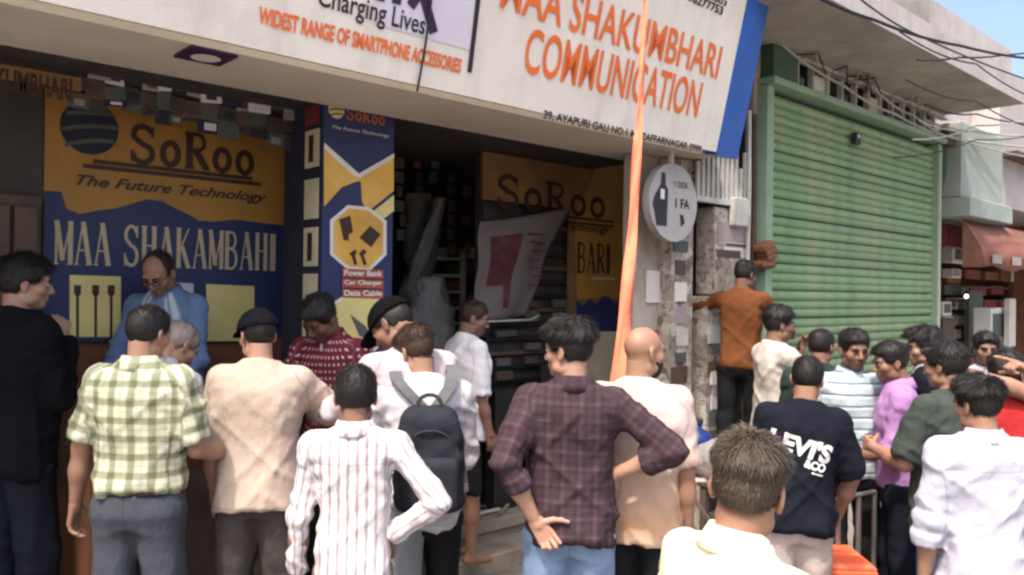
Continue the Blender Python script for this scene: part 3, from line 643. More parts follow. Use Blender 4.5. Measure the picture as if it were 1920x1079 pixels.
MB().box(SX1 + .015, SX1 + .035, YS - .05, YS - .031, -.3, 3.40).build('frame_rib', M['white_metal'], sh)
MB().box(SX0 - .1, SX1 + .1, YS - .09, YS + .16, 3.442, 3.50, bev=.01).build('head_rail', M['frame_green'], sh)
lk = onY(1604, 260, YS - .02)
MB().box(lk.x - .05, lk.x + .05, YS - .05, YS + .0, lk.z - .06, lk.z + .05, bev=.01).build('lock', M['black_metal'], sh)
MB().box(lk.x - .02, lk.x + .02, YS - .056, YS - .048, lk.z, lk.z + .03).build('lock_plate', M['white_metal'], sh)
MB().box(SX0 - .05, SX0 + .34, YS - .05, YS + .08, 3.503, 3.766, bev=.01).build('side_hood', M['hood_green'], sh)
# ventilator strip above the shutter
vg = tag(empty('ventilator', (0, 0, 0)), 'strip of barred openings with scraps of paper above the green shutter', 'ventilator')
MB().box(SX0 - .02, SX1 + .25, YS + .10, YS + .14, 3.501, 3.768).build('backing', M['black_metal'], vg)
xx = SX0 + .40; i = 0
while xx < SX1 + .1:
    MB().box(xx, xx + .03, YS - .01, YS + .04, 3.502, 3.74, bev=.004).build('bar', M['white_metal'], vg)
    if i in (1, 5, 7, 11): MB().box(xx + .05, xx + .27, YS + .02, YS + .03, 3.52, 3.68).build('paper_scrap', M['paper'] if i != 7 else M['poster_grey'], vg)
    elif i % 3 == 0: MB().box(xx + .06, xx + .2, YS + .03, YS + .045, 3.502, 3.62).build('paper_scrap', M['poster_grey'], vg)
    xx += .27; i += 1
MB().box(SX0 - .02, SX1 + .3, YS - .03, YS + .05, 3.741, 3.769).build('rail', M['white_metal'], vg)
brk = tag(MB().prism([(SX1 + .12, YS + .0, 3.43), (SX1 + .42, YS + .0, 3.43), (SX1 + .40, YS, 3.34), (SX1 + .12, YS, 2.72)], (0, .06, 0)).build('bracket', M['hood_green']), 'dark green triangular bracket at the top right of the shutter', 'bracket')
MB().box(SX1 + .104, SX1 + .62, YS - .1, YS + .3, 3.44, 3.60, bev=.01).build('beam_end', M['wood_dark'], brk)
# concrete building and canopy over the shutter
cb = tag(empty('shutter_building', (0, 0, 0)), 'grey concrete building above the shutter with a deep stained canopy slab', 'building')
MB().box(5.83, 9.5, 3.56, 8.2, -.3, 3.44).build('ground_floor', M['concrete'], cb)
MB().box(4.2, 9.42, 3.52, 8.2, 3.772, 6.0).build('upper_wall', M['concrete'], cb)
V = MB(); V.box(4.9, 9.46, 2.60, 3.518, 3.772, 3.90); V.build('canopy_slab', M['concrete'], cb)
MB().box(4.9, 9.46, 2.585, 2.598, 3.765, 4.0).build('canopy_edge', M['pale_wall'], cb)
for k in range(11):
    xx = random.uniform(6, 9.2); MB().tube([(xx, 3.5, 3.762), (xx + random.uniform(-.2, .2), 3.2, 3.764 - .02), (xx + random.uniform(.3, .9), 3.44, 3.70)], .007, 5).build('loose_wire', M['wire_black'] if k % 2 else M['wire_pale'], cb)

# ---- shops further along on the right
nb = tag(empty('neighbour_shop', (0, 0, 0)), 'pale green neighbouring shop front beyond the shutter with a blank sign box', 'shop')
MB().box(9.62, 11.0, 3.25, 3.6, 2.88, 3.72, bev=.01).build('sign_box', M['pale_green_wall'], nb)
MB().box(9.60, 11.05, 3.15, 3.6, 2.66, 2.872, bev=.01).build('ledge', M['pale_green_wall'], nb)
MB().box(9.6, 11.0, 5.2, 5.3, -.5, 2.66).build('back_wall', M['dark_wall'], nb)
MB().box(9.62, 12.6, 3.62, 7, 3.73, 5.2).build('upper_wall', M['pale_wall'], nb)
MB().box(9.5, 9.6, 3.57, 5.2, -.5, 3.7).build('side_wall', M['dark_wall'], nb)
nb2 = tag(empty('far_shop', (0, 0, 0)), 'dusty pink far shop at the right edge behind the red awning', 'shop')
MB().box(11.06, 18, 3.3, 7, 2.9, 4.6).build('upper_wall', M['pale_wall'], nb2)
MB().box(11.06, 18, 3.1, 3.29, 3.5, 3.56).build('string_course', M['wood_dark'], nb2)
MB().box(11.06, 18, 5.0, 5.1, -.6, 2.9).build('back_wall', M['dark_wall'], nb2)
MB().box(14.4, 18, 3.3, 5.0, -.6, 2.9).build('side_wall', M['brown_wall'], nb2)
aw = tag(empty('awning', (0, 0, 0)), 'faded brick red sloping awning over the far right shop', 'awning')
n = 14; V = []
for i in range(n + 1):
    u = i / n; X = 9.78 + 4.6 * u
    for (y_, z_) in ((3.28, 2.64), (3.2, 2.52), (3.08, 2.30 + .02 * math.sin(i * 2.1)), (3.06, 2.10 + .03 * math.sin(i * 1.7))):
        V.append((X, y_ + .012 * math.sin(i * 1.3), z_))
F = [(i * 4 + k, i * 4 + k + 1, i * 4 + k + 5, i * 4 + k + 4) for i in range(n) for k in range(3)]
o = mesh('canvas', V, F, aw, M['awning_red'], True); sd = o.modifiers.new('thick', 'SOLIDIFY'); sd.thickness = .01
mesh('end_panel', [(9.78, 3.28, 2.64), (9.78, 3.2, 2.52), (9.78, 3.08, 2.30), (9.78, 3.06, 2.10), (9.78, 3.28, 2.10)], [(0, 1, 2, 3, 4)], aw, M['awning_red'])
for k in range(4): MB().box(10.0 + .7 * k, 10.3 + .7 * k, 3.035, 3.045, 2.15, 2.25).build('print_mark', M['cloth_pink'], aw)
def goods(name, px0, py0, px1, py1, Y, dep, m, label, cat, extra=None):
    a, b_ = onY(px0, py0, Y), onY(px1, py1, Y)
    o = tag(empty(name, ((a.x + b_.x) / 2, Y, b_.z)), label, cat)
    MB().box(-(b_.x - a.x) / 2, (b_.x - a.x) / 2, 0, dep, 0, a.z - b_.z, bev=.01).build('body', m, o)
    if extra:
        w = (b_.x - a.x) / 2; h = a.z - b_.z
        MB().box(-w * .75, w * .75, -.006, -.001, h * .2, h * .85).build('front_panel', extra, o)
    return o
goods('hanging_sign', 1772, 418, 1828, 470, 3.5, .05, M['sign_red'], 'dark red sign with pale marks under the pale green ledge', 'sign', M['cloth_red'])
goods('television', 1786, 462, 1822, 496, 3.7, .12, M['white_plastic'], 'small white television with grey screen on the neighbouring shop front', 'television', M['poster_grey'])
goods('carton', 1786, 504, 1802, 522, 3.75, .12, M['paper'], 'small pale carton just below the white television', 'carton', M['cloth_pink'])
goods('carton', 1768, 566, 1784, 592, 3.8, .12, M['paper'], 'pale labelled carton beside the green shutter frame', 'carton', M['poster_grey'])
goods('carton', 1768, 598, 1790, 640, 3.8, .2, M['wood_dark'], 'brown carton under the pale labelled carton beside the shutter', 'carton')
goods('display_cabinet', 1858, 578, 1884, 645, 3.5, .2, M['white_plastic'], 'narrow white cabinet with grey window under the red awning', 'cabinet', M['poster_grey'])
goods('standing_panel', 1818, 545, 1842, 650, 3.9, .06, M['poster_grey'], 'tall grey green panel between the cartons and the white cabinet', 'panel')
goods('standing_panel', 1893, 560, 1904, 650, 3.4, .06, M['white_metal'], 'narrow whitish panel beside the white cabinet at the right edge', 'panel')
cl = random.Random(5)
mats_ = ['cloth_red', 'wood_dark', 'poster_grey', 'cloth_pink', 'brown_wall', 'paper', 'steel', 'sign_red', 'poster_brown', 'grey_sack']
kinds = ['carton', 'packet', 'tin', 'box', 'basket']
spots = []
for r_ in range(7):
    px_ = 1768 + cl.uniform(0, 8)
    while px_ < 1912:
        w_ = cl.uniform(14, 30); spots.append((px_, 508 + r_ * 27 + cl.uniform(-3, 2), w_, cl.uniform(16, 24), r_)); px_ += w_ + cl.uniform(2, 10)
shelf = tag(empty('shop_shelf', (0, 0, 0)), 'dark wooden shelves of goods inside the far right shops', 'shelf')
for r_ in range(7):
    a, b_ = onY(1766, 534 + r_ * 27, 4.1), onY(1925, 534 + r_ * 27, 4.1)
    MB().box(a.x, b_.x + 1, 4.06, 4.4, a.z - .03, a.z - .005).build('shelf_board', M['wood_dark'], shelf)
cname = dict(cloth_red='dull red', wood_dark='dark brown', poster_grey='dark grey', cloth_pink='pinkish grey', brown_wall='rust brown', paper='pale', steel='steel grey', sign_red='red', poster_brown='blackish brown', grey_sack='grey')
for k, (px_, y_, w_, h_, r_) in enumerate(spots):
    a, b_ = onY(px_, y_, 4.1), onY(px_ + w_, y_ + h_, 4.1); mk = mats_[cl.randrange(10)]
    o = MB().box(a.x, b_.x, 4.08, 4.3, b_.z, a.z, bev=.008).build('shop_goods', M[mk])
    tag(o, cname[mk] + ' packed box, %s from the green shutter on the %s far shop shelf' % (ORD[sum(1 for q in spots[:k] if q[4] == r_)], ORD[r_]), 'goods', 'goods on the far shelves')
lp = tag(empty('lamp', onY(1812, 556, 3.8)), 'small bright bulb glowing in the neighbouring shop', 'lamp')
bmx = bmesh.new(); bmesh.ops.create_uvsphere(bmx, u_segments=12, v_segments=8, radius=.024); me = bpy.data.meshes.new('bulb'); bmx.to_mesh(me); bmx.free(); link('bulb', me, lp, M['lamp_glow'])
MB().tube([(0, 0, .03), (0, 0, .9)], .005, 5).build('cord', M['wire_black'], lp)

# ---- overhead wires
def wire(name, pts, r, m, label, sag=.0):
    P = [Vector(p) for p in pts]; Q = []
    for p, q in zip(P[:-1], P[1:]):
        for i in range(8): t = i / 8; Q.append(p.lerp(q, t) - Vector((0, 0, sag * 4 * t * (1 - t))))
    Q.append(P[-1]); return tag(MB().tube(Q, r, 6).build(name, m), label, 'wire')
wire('overhead_wire', [onY(1480, -34, 2.35), onY(1640, 38, 2.3), onY(1800, 86, 2.25), onY(1960, 112, 2.2)], .011, M['wire_black'], 'thick black overhead wire crossing the sky above the canopy edge', .02)
wire('overhead_wire', [onY(1720, 113, 2.4), onY(1800, 108, 2.4), onY(1880, 104, 2.4), onY(1980, 90, 2.4)], .008, M['wire_black'], 'black wire rising rightwards across the sky to meet the thick wire', .01)
wire('overhead_wire', [onY(1590, -20, 2.0), onY(1720, 66, 2.0), onY(1960, 160, 2.0)], .006, M['wire_black'], 'thin dark wire slanting through the sky under the thick wire', .02)
wire('shutter_cable', [(SX0 + .05, 3.34, 3.78), (SX0 + 1.1, 3.33, 3.64), (SX0 + 2.2, 3.33, 3.56), (SX1 + .1, 3.3, 3.52), (12, 3.0, 3.7)], .012, M['wire_pale'], 'pale bundled cable running along the top of the shutter', .03)
wire('shutter_cable', [(SX0 + 1.6, 3.3, 3.72), (SX0 + 2.6, 3.3, 3.6), (SX1 + .2, 3.25, 3.5), (12.4, 2.95, 3.56)], .009, M['wire_pale'], 'second pale cable crossing the first above the shutter corner', .04)
wire('shutter_cable', [(SX1 - .6, 3.3, 3.6), (SX1 + .5, 3.2, 3.62), (11, 3.1, 3.74), (12.6, 2.9, 3.86)], .008, M['wire_pale'], 'pale cable rising from the shutter corner towards the pink wall', .02)

for k, (y0, y1, y2, Yw, r_) in enumerate(((196, 214, 232, 2.95, .008), (226, 246, 250, 2.9, .007), (262, 236, 214, 2.85, .008), (150, 190, 246, 2.5, .006), (60, 120, 190, 2.2, .006), (296, 262, 246, 2.9, .006))):
    wire('overhead_wire', [onY(1735 - 12 * k, y0, Yw), onY(1830, y1, Yw), onY(1960, y2, Yw)], r_, M['wire_pale' if k in (1, 2) else 'wire_black'], ['dark wire running level beyond the end of the canopy', 'pale wire sagging just below the end of the canopy', 'pale wire climbing towards the right edge below the canopy', 'thin dark wire dropping from the canopy edge to the pink wall', 'thin black wire crossing the pale sky below the thick one', 'lowest dark wire in front of the pale green sign box'][k], .04)

# ---- orange streamer, orange bench, table with water can
a = at(1212, -60, 4.35); b_ = at(1200, 200, 4.1); c_ = at(1186, 430, 3.85); d_ = at(1163, 690, 3.6); e_ = at(1152, 840, 3.5)
V = []; P = [a, b_, c_, d_, e_]; W_ = [.011, .016, .024, .036, .040]; n = 40
right = CR
for i in range(n + 1):
    t = i / n * 4; k = min(3, int(t)); q = P[k].lerp(P[k + 1], t - k); w = W_[k] + (W_[k + 1] - W_[k]) * (t - k)
    for s_ in (-1, -.33, .33, 1): V.append(q + right * (w * s_) + CF * (.020 * math.sin(i * .7 + s_ * 2) + .012 * s_ * math.sin(i * .33)))
F = [(i * 4 + k, i * 4 + k + 1, i * 4 + k + 5, i * 4 + k + 4) for i in range(n) for k in range(3)]
o = tag(mesh('streamer', V, F, None, M['orange_cloth'], True), 'long orange cloth streamer hanging from the signboard behind the bald man', 'streamer')
sd = o.modifiers.new('thick', 'SOLIDIFY'); sd.thickness = .004

def orient(p0, p1):
    ex = (p1 - p0); ex.z = 0; L = ex.length; ex.normalize(); ey = Vector((0, 0, 1)).cross(ex)
    return Matrix(((ex.x, ey.x, 0, p0.x), (ex.y, ey.y, 0, p0.y), (0, 0, 1, 0), (0, 0, 0, 1))), L
p0, p1 = at(1160, 1040, 3.95), at(1635, 1042, 3.9)
mt, L = orient(p0, p1); g0 = ground_z((p0.x + p1.x) / 2, (p0.y + p1.y) / 2); zt = p0.z
ob = tag(empty('bench', (0, 0, 0)), 'low orange red plastic bench behind the front people', 'bench'); ob.matrix_world = mt
for k in range(2): MB().box(0, L, -.06 + k * .17, .10 + k * .17, zt - .05, zt, bev=.018).build('seat_board', M['orange_plastic'], ob)
MB().box(0, L, -.075, -.062, zt - .16, zt - .03, bev=.005).build('front_rail', M['orange_plastic'], ob)
for xx in (.06, L - .06):
    for yy in (.0, .26): MB().box(xx - .03, xx + .03, yy - .03, yy + .03, g0 - .08, zt - .042).build('leg', M['orange_plastic'], ob)

p0, p1 = at(1288, 898, 4.4), at(1372, 898, 4.4)
mt, L = orient(p0, p1); zt = p0.z; g0 = ground_z(p0.x, p0.y)
tb = tag(empty('folding_table', (0, 0, 0)), 'small folding table with pale edge and braced steel legs near the doorway', 'table'); tb.matrix_world = mt
MB().box(-.02, L + .3, 0, .5, zt - .02, zt, bev=.005).build('tabletop', M['steel'], tb)
MB().box(-.025, L + .305, -.012, -.001, zt - .014, zt + .004).build('edge_strip', M['white_metal'], tb)
for xx in (.02, L + .24):
    for yy in (.04, .46): MB().tube([(xx, yy, zt - .02), (xx, yy, g0 - .05)], .015, 6).build('leg', M['steel'], tb)
MB().tube([(.0, .03, zt - .05), (L + .02, .03, zt - .42)], .012, 6).build('brace', M['steel'], tb)
q = at(1304, 892, 4.55)
can = tag(empty('water_can', (q.x, q.y, zt)), 'dark blue plastic water can on the folding table', 'water can')
prf = [(r_ * .86, z * .72) for r_, z in [(.0, 0), (.10, 0), (.108, .02), (.108, .08), (.1, .09), (.108, .10), (.108, .17), (.1, .18), (.108, .19), (.108, .27), (.09, .32), (.04, .35), (.04, .39), (0, .39)]]
n = 20; V = [(r_ * math.cos(2 * math.pi * k / n), r_ * math.sin(2 * math.pi * k / n), z) for r_, z in prf for k in range(n)]
F = [(i * n + k, i * n + (k + 1) % n, (i + 1) * n + (k + 1) % n, (i + 1) * n + k) for i in range(len(prf) - 1) for k in range(n)]
mesh('body', V, F, can, M['blue_plastic'], True); MB().tube([(0, 0, .282), (0, 0, .305)], .04, 12).build('cap', M['dark_navy'], can)
def lump(name, c, rx, ry, rz, m, label, cat, seed):
    bmx = bmesh.new(); bmesh.ops.create_icosphere(bmx, subdivisions=3, radius=1); rg = random.Random(seed); fr = [(rg.uniform(2, 5), rg.uniform(0, 6)) for _ in range(6)]
    for v in bmx.verts:
        k = 1 + .1 * math.sin(v.co.x * fr[0][0] + fr[0][1]) + .1 * math.sin(v.co.y * fr[1][0] * 1.7 + fr[1][1]) + .07 * math.sin((v.co.z + v.co.x) * fr[2][0] * 2 + fr[2][1])
        v.co = Vector((v.co.x * rx * k, v.co.y * ry * k, max(-.72, v.co.z) * rz * k))
    me = bpy.data.meshes.new(name); bmx.to_mesh(me); bmx.free(); me.polygons.foreach_set('use_smooth', [True] * len(me.polygons))
    o = link(name, me, None, m); o.location = c; return tag(o, label, cat)
q = at(1345, 880, 4.5); lump('sack', (q.x, q.y, zt + .09), .16, .14, .12, M['grey_sack'], 'grumpled grey sack beside the water can on the table'.replace('grumpled', 'crumpled'), 'sack', 3)
q = onZ(935, 985, .2); 
for k in range(5):
    q = onZ(860 + k * 22, 945 + (k % 3) * 10, .215)
    tag(MB().box(-.16, .16, -.012, .012, 0, .02, Matrix.Translation((q.x, q.y, .214 + .001 * k)) @ Matrix.Rotation(.3 * (k - 2), 4, 'Z'), bev=.004).build('wooden_strip', [M['wood_dark'], M['stone'], M['rack_steel']][k % 3]), '%s loose wood strip on the shop step, %s from its left end' % (['dark', 'sandy', 'pale'][k % 3], ORD[k]), 'wood strip', 'wood strips on the step')
# dim stock stacked on the shop floor behind the plaid shirt
for k, (px_, py_, w_, h_) in enumerate(((940, 720, .3, .35), (985, 760, .34, .3), (1040, 720, .3, .5))):
    q = onY(px_, 700, 4.36); tag(MB().box(q.x - w_ / 2, q.x + w_ / 2, 4.25, 4.36, .2, .2 + h_ + .5, bev=.012).build('crate', [M['black_metal'], M['dark_navy'], M['dark_wall']][k]), ['black crate on the shop platform beside the white shirted shopkeeper', 'navy crate between two black crates on the shop platform', 'tall black crate under the torn banner'][k], 'crate')


hp_ = tag(empty('packet_strip', (0, 0, 0)), 'dim strips of product packets hanging in the dark shop opening', 'packets')
for c_ in range(5):
    px_ = 752 + c_ * 31
    for r_ in range(8):
        if (c_ * 3 + r_ * 5) % 7 == 0: continue
        a = onY(px_ + random.uniform(-4, 4), 268 + r_ * 27, 5.2 + .1 * (c_ % 2)); w_ = random.uniform(.05, .09)
        MB().box(a.x - w_ / 2, a.x + w_ / 2, a.y, a.y + .015, a.z - .09, a.z, bev=.003).build('packet', M[['poster_grey', 'steel', 'dark_navy', 'wood_dark', 'poster_grey', 'brown_wall'][(c_ * 2 + r_ * 3) % 6]], hp_)

g_ = at(1590, 1000, 4.2); gz_ = ground_z(g_.x, g_.y)
rl = tag(empty('railing', (0, 0, 0)), 'slim steel railing among the legs behind the black lettered t-shirt', 'railing')
pa, pb = at(1572, 935, 4.15), at(1640, 935, 4.3)
for q in (pa, pa.lerp(pb, .55), pb): MB().tube([(q.x, q.y, gz_ - .05), (q.x, q.y, pa.z)], .014, 8).build('post', M['steel'], rl)
MB().tube([pa, Vector((pb.x, pb.y, pa.z))], .014, 8).build('rail', M['steel'], rl)

ss = tag(empty('slatted_rack', (0, 0, 0)), 'dark slatted shelf front between the torn banner and the yellow poster', 'rack')
for k in range(13):
    a, b_ = onY(912, 430 + k * 25, 4.53), onY(1078, 430 + k * 25, 4.53); MB().box(a.x, b_.x, 4.535, 4.585, b_.z - .02, b_.z + .012, bev=.004).build('slat', M['black_metal' if k % 3 else 'wood_dark'], ss)
    if k > 5:
        for j in range(4):
            if (k + j) % 3: xx = a.x + .08 + j * .3; MB().box(xx, xx + random.uniform(.12, .2), 4.50, 4.532, b_.z + .014, b_.z + random.uniform(.06, .1), bev=.004).build('packet', M[['poster_grey', 'dark_navy', 'steel', 'wood_dark'][(k + j) % 4]], ss)
# ------------------------------------------------------------------ people: bodies grown from distance fields, polygonised with surface nets
_T = np.random.default_rng(3).random((32, 32, 32)).astype(np.float32)
def vnoise(p, f):
    q = np.asarray(p, np.float32) * f; i = np.floor(q).astype(int); t = q - i; t = t * t * (3 - 2 * t); r_ = 0
    for dx in (0, 1):
        for dy in (0, 1):
            for dz in (0, 1):
                w = (t[..., 0] if dx else 1 - t[..., 0]) * (t[..., 1] if dy else 1 - t[..., 1]) * (t[..., 2] if dz else 1 - t[..., 2])
                r_ = r_ + w * _T[(i[..., 0] + dx) % 32, (i[..., 1] + dy) % 32, (i[..., 2] + dz) % 32]
    return r_
def surface_nets(f, org, h):
    s = f < 0; n = np.array(f.shape)
    c = np.zeros(n - 1, np.int8)
    for dx in (0, 1):
        for dy in (0, 1):
            for dz in (0, 1): c += s[dx:n[0] - 1 + dx, dy:n[1] - 1 + dy, dz:n[2] - 1 + dz]
    idx = np.argwhere((c > 0) & (c < 8)); pos = np.zeros((len(idx), 3)); cnt = np.zeros(len(idx))
    cor = [(x, y, z) for x in (0, 1) for y in (0, 1) for z in (0, 1)]
    for a in cor:
        for ax in range(3):
            if a[ax]: continue
            b = list(a); b[ax] = 1
            fa = f[tuple((idx + a).T)]; fb = f[tuple((idx + b).T)]; m = (fa < 0) != (fb < 0)
            t = np.where(m, fa / np.where(m, fa - fb, 1), 0); p = np.array(a, float)[None] + t[:, None] * (np.array(b) - np.array(a))[None]
            pos += p * m[:, None]; cnt += m
    V = np.array(org) + h * (idx + pos / cnt[:, None])
    gid = -np.ones(n - 1, int); gid[tuple(idx.T)] = np.arange(len(idx)); Q = []
    for ax in range(3):
        o1, o2 = (ax + 1) % 3, (ax + 2) % 3
        sl0 = [slice(1, -1)] * 3; sl1 = [slice(1, -1)] * 3; sl0[ax] = slice(0, -1); sl1[ax] = slice(1, None)
        A = s[tuple(sl0)]; B = s[tuple(sl1)]; e = np.argwhere(A != B)
        if not len(e): continue
        inside = A[tuple(e.T)]; e = e.copy(); e[:, o1] += 1; e[:, o2] += 1
        def g(d1, d2): k = e.copy(); k[:, o1] += d1; k[:, o2] += d2; return gid[tuple(k.T)]
        q = np.stack([g(-1, -1), g(0, -1), g(0, 0), g(-1, 0)], 1); q[~inside] = q[~inside][:, ::-1]; Q.append(q)
    Q = np.concatenate(Q); return V, Q[(Q >= 0).all(1)]
class Field:
    def __init__(s, lo, hi, h):
        s.lo = np.array(lo, float); s.h = h; s.n = np.maximum(4, np.ceil((np.array(hi) - s.lo) / h).astype(int) + 1)
        s.f = np.full(s.n, .2, np.float32); s.ax = [s.lo[i] + h * np.arange(s.n[i]) for i in range(3)]
    def add(s, fn, lo, hi, k=.03, op='union', pad=.07):
        sl = []
        for i in range(3):
            a = int(max(0, math.floor((lo[i] - pad - s.lo[i]) / s.h))); b = int(min(s.n[i], math.ceil((hi[i] + pad - s.lo[i]) / s.h) + 1))
            if b <= a: return
            sl.append(slice(a, b))
        X = np.stack(np.meshgrid(*[s.ax[i][sl[i]] for i in range(3)], indexing='ij'), -1).astype(np.float32)
        d = fn(X); a = s.f[tuple(sl)]
        if op == 'union':
            t = np.clip(.5 + .5 * (d - a) / k, 0, 1); s.f[tuple(sl)] = d * (1 - t) + a * t - k * t * (1 - t)
        elif op == 'sub':
            t = np.clip(.5 - .5 * (d + a) / k, 0, 1); s.f[tuple(sl)] = a * (1 - t) - d * t + k * t * (1 - t)
        else: s.f[tuple(sl)] = np.maximum(a, d)
    def cap(s, a, b, ra, rb, k=.03, end=None, op='union', start=None):
        a = np.array(a, np.float32); b = np.array(b, np.float32); ba = b - a; L2 = float(ba @ ba); dr = ba / math.sqrt(L2)
        def fn(X):
            t = np.clip(((X - a) @ ba) / L2, 0, 1); d = np.linalg.norm(X - a - t[..., None] * ba, axis=-1) - (ra + (rb - ra) * t)
            if end is not None: d = np.maximum(d, (X - b) @ dr - end)
            if start is not None: d = np.maximum(d, -((X - a) @ dr) - start)
            return d
        r_ = max(ra, rb); s.add(fn, np.minimum(a, b) - r_, np.maximum(a, b) + r_, k, op)
    def ell(s, c, r_, k=.02, op='union', rot=None):
        c = np.array(c, np.float32); r_ = np.array(r_, np.float32)
        def fn(X):
            q = X - c
            if rot is not None: q = q @ rot
            q = q / r_; l = np.linalg.norm(q, axis=-1); l2 = np.linalg.norm(q / r_, axis=-1); return l * (l - 1) / np.maximum(l2, 1e-6)
        m_ = r_.max() if rot is not None else r_; s.add(fn, c - m_, c + m_, k, op)
    def nets(s): return surface_nets(s.f, s.lo, s.h)

def rotx(a): c, s = math.cos(a), math.sin(a); return np.array([[1, 0, 0], [0, c, -s], [0, s, c]])
def roty(a): c, s = math.cos(a), math.sin(a); return np.array([[c, 0, s], [0, 1, 0], [-s, 0, c]])
def rotz(a): c, s = math.cos(a), math.sin(a); return np.array([[c, -s, 0], [s, c, 0], [0, 0, 1]])
def unit(v): v = np.array(v, float); return v / np.linalg.norm(v)

TORSO = [(.80, .12, .09, 0), (.86, .152, .106, -.008), (.95, .146, .102, -.006), (1.05, .128, .090, 0), (1.15, .132, .094, .004), (1.28, .152, .102, 0), (1.36, .153, .095, -.008), (1.42, .122, .078, -.015), (1.455, .072, .060, -.018), (1.49, .054, .054, -.015)]
SHIRT = [(.70, .172, .128, 0), (.84, .168, .122, -.004), (.95, .158, .116, -.004), (1.05, .148, .108, 0), (1.15, .150, .110, .004), (1.28, .165, .116, 0), (1.36, .166, .107, -.008), (1.42, .135, .088, -.015), (1.455, .092, .074, -.018), (1.485, .066, .064, -.015)]
def torso_fn(prof, Minv, piv, fat=1., e=0., zlo=None, zhi=None, n=2.5, neck=None, hemwave=0.):
    z_, a_, b_, c_ = [np.array(v, np.float32) for v in zip(*prof)]
    def fn(X):
        q = (X - piv) @ Minv.T + piv; z = q[..., 2]
        ff = 1 + (fat - 1) * np.clip((1.42 - z) / .12, 0, 1)
        a = np.interp(z, z_, a_) * ff + e; b = np.interp(z, z_, b_) * ff + e; c = np.interp(z, z_, c_) + (fat - 1) * .25 * .1
        r_ = ((np.abs(q[..., 0]) / a) ** n + (np.abs(q[..., 1] - c) / b) ** n) ** (1 / n)
        d = (r_ - 1) * np.minimum(a, b) * .92
        if zhi is not None: d = np.maximum(d, (z - zhi + (.22 * q[..., 1] if neck else 0)) * .9)
        if zlo is not None: d = np.maximum(d, zlo + hemwave * np.sin(q[..., 0] * 16 + 1) + hemwave * 1.2 * np.cos(q[..., 0] * 9) - z)
        return d
    return fn

def make_mesh(name, V, F, parent, m, attrs=None, smooth=True):
    me = bpy.data.meshes.new(name); me.vertices.add(len(V)); me.vertices.foreach_set('co', np.asarray(V, np.float32).ravel())
    F = np.asarray(F); me.loops.add(F.size); me.loops.foreach_set('vertex_index', F.ravel().astype(np.int32))
    me.polygons.add(len(F)); me.polygons.foreach_set('loop_start', np.arange(0, F.size, F.shape[1], dtype=np.int32)); me.polygons.foreach_set('loop_total', np.full(len(F), F.shape[1], np.int32))
    me.polygons.foreach_set('use_smooth', np.full(len(F), smooth)); me.update(calc_edges=True); me.validate()
    for k, (typ, arr) in (attrs or {}).items():
        at_ = me.attributes.new(k, typ, 'POINT'); at_.data.foreach_set('vector' if typ == 'FLOAT_VECTOR' else 'color', np.asarray(arr, np.float32).ravel())
    return link(name, me, parent, m)
def vnormals(V, F):
    n = np.zeros_like(V); fn = np.cross(V[F[:, 2]] - V[F[:, 0]], V[F[:, 3 if F.shape[1] > 3 else 1]] - V[F[:, 1 if F.shape[1] > 3 else 0]])
    for k in range(F.shape[1]): np.add.at(n, F[:, k], fn)
    return n / np.maximum(np.linalg.norm(n, axis=1), 1e-9)[:, None]

def make_hand(w, t, n, left, pose, V_, F_, h=.0045):
    """five-fingered hand at wrist w, pointing along t, palm facing n"""
    t = unit(t); n = np.array(n, float); n = unit(n - t * (n @ t)); s = np.cross(t, n) * (-1 if left else 1)
    curls = {'relaxed': (18, 28, 20), 'fist': (62, 85, 55), 'hip': (25, 45, 25), 'flat': (6, 8, 6), 'point': (60, 85, 50), 'hold': (35, 50, 35)}[pose]
    ext = .22; lo = w - ext; hi = w + ext
    pts = []; caps = []
    offs = (.029, .010, -.010, -.028); lens = (.070, .079, .073, .058)
    caps.append((w - t * .03, w + t * .02, .0255, .024, .012))
    for o_ in offs: caps.append((w + t * .008 + s * o_ * .55, w + t * (.088 - abs(o_) * .25) + s * o_, .0145, .0105, .008))
    for i, (o_, l_) in enumerate(zip(offs, lens)):
        p = w + t * (.088 - abs(o_) * .25) + s * o_; ang = 0; cu = curls
        if pose == 'point' and i == 0: cu = (4, 6, 4)
        mult = 1 + .12 * i if pose in ('relaxed', 'hip', 'hold') else 1
        for fr, c_, rr in zip((.46, .30, .24), cu, (.0092, .0082, .0072)):
            ang += R(c_ * mult); d = t * math.cos(ang) + n * math.sin(ang) + s * o_ * 1.6 * (.4 if pose == 'fist' else 1); q = p + unit(d) * l_ * fr; caps.append((p, q, rr, rr * .9, .003)); p = q
    p = w + t * .022 + s * .020 + n * .004
    th = {'relaxed': (.62, .6, .4), 'fist': (.55, .35, .7), 'hip': (.35, .9, .15), 'flat': (.5, .85, .1), 'point': (.6, .4, .6), 'hold': (.5, .6, .65)}[pose]
    for k, (l_, r_) in enumerate(((.042, .0135), (.032, .0105), (.026, .009))):
        d = unit(t * (th[0] + .22 * k) + s * (th[1] - .12 * k) + n * (th[2] + .05 * k)); q = p + d * l_; caps.append((p, q, r_, r_ * .85, .006)); p = q
    P = np.array([c[0] for c in caps] + [c[1] for c in caps]); f = Field(P.min(0) - .028, P.max(0) + .028, h)
    for a, b, ra, rb, k in caps: f.cap(a, b, ra, rb, k)
    V, F = f.nets(); F_.append(F + sum(len(v) for v in V_)); V_.append(V)

CRC, CRR = np.array((0, -.012, .03)), np.array((.0745, .094, .086))
def cap_piece(name, pts, rad, root, m, s): pass

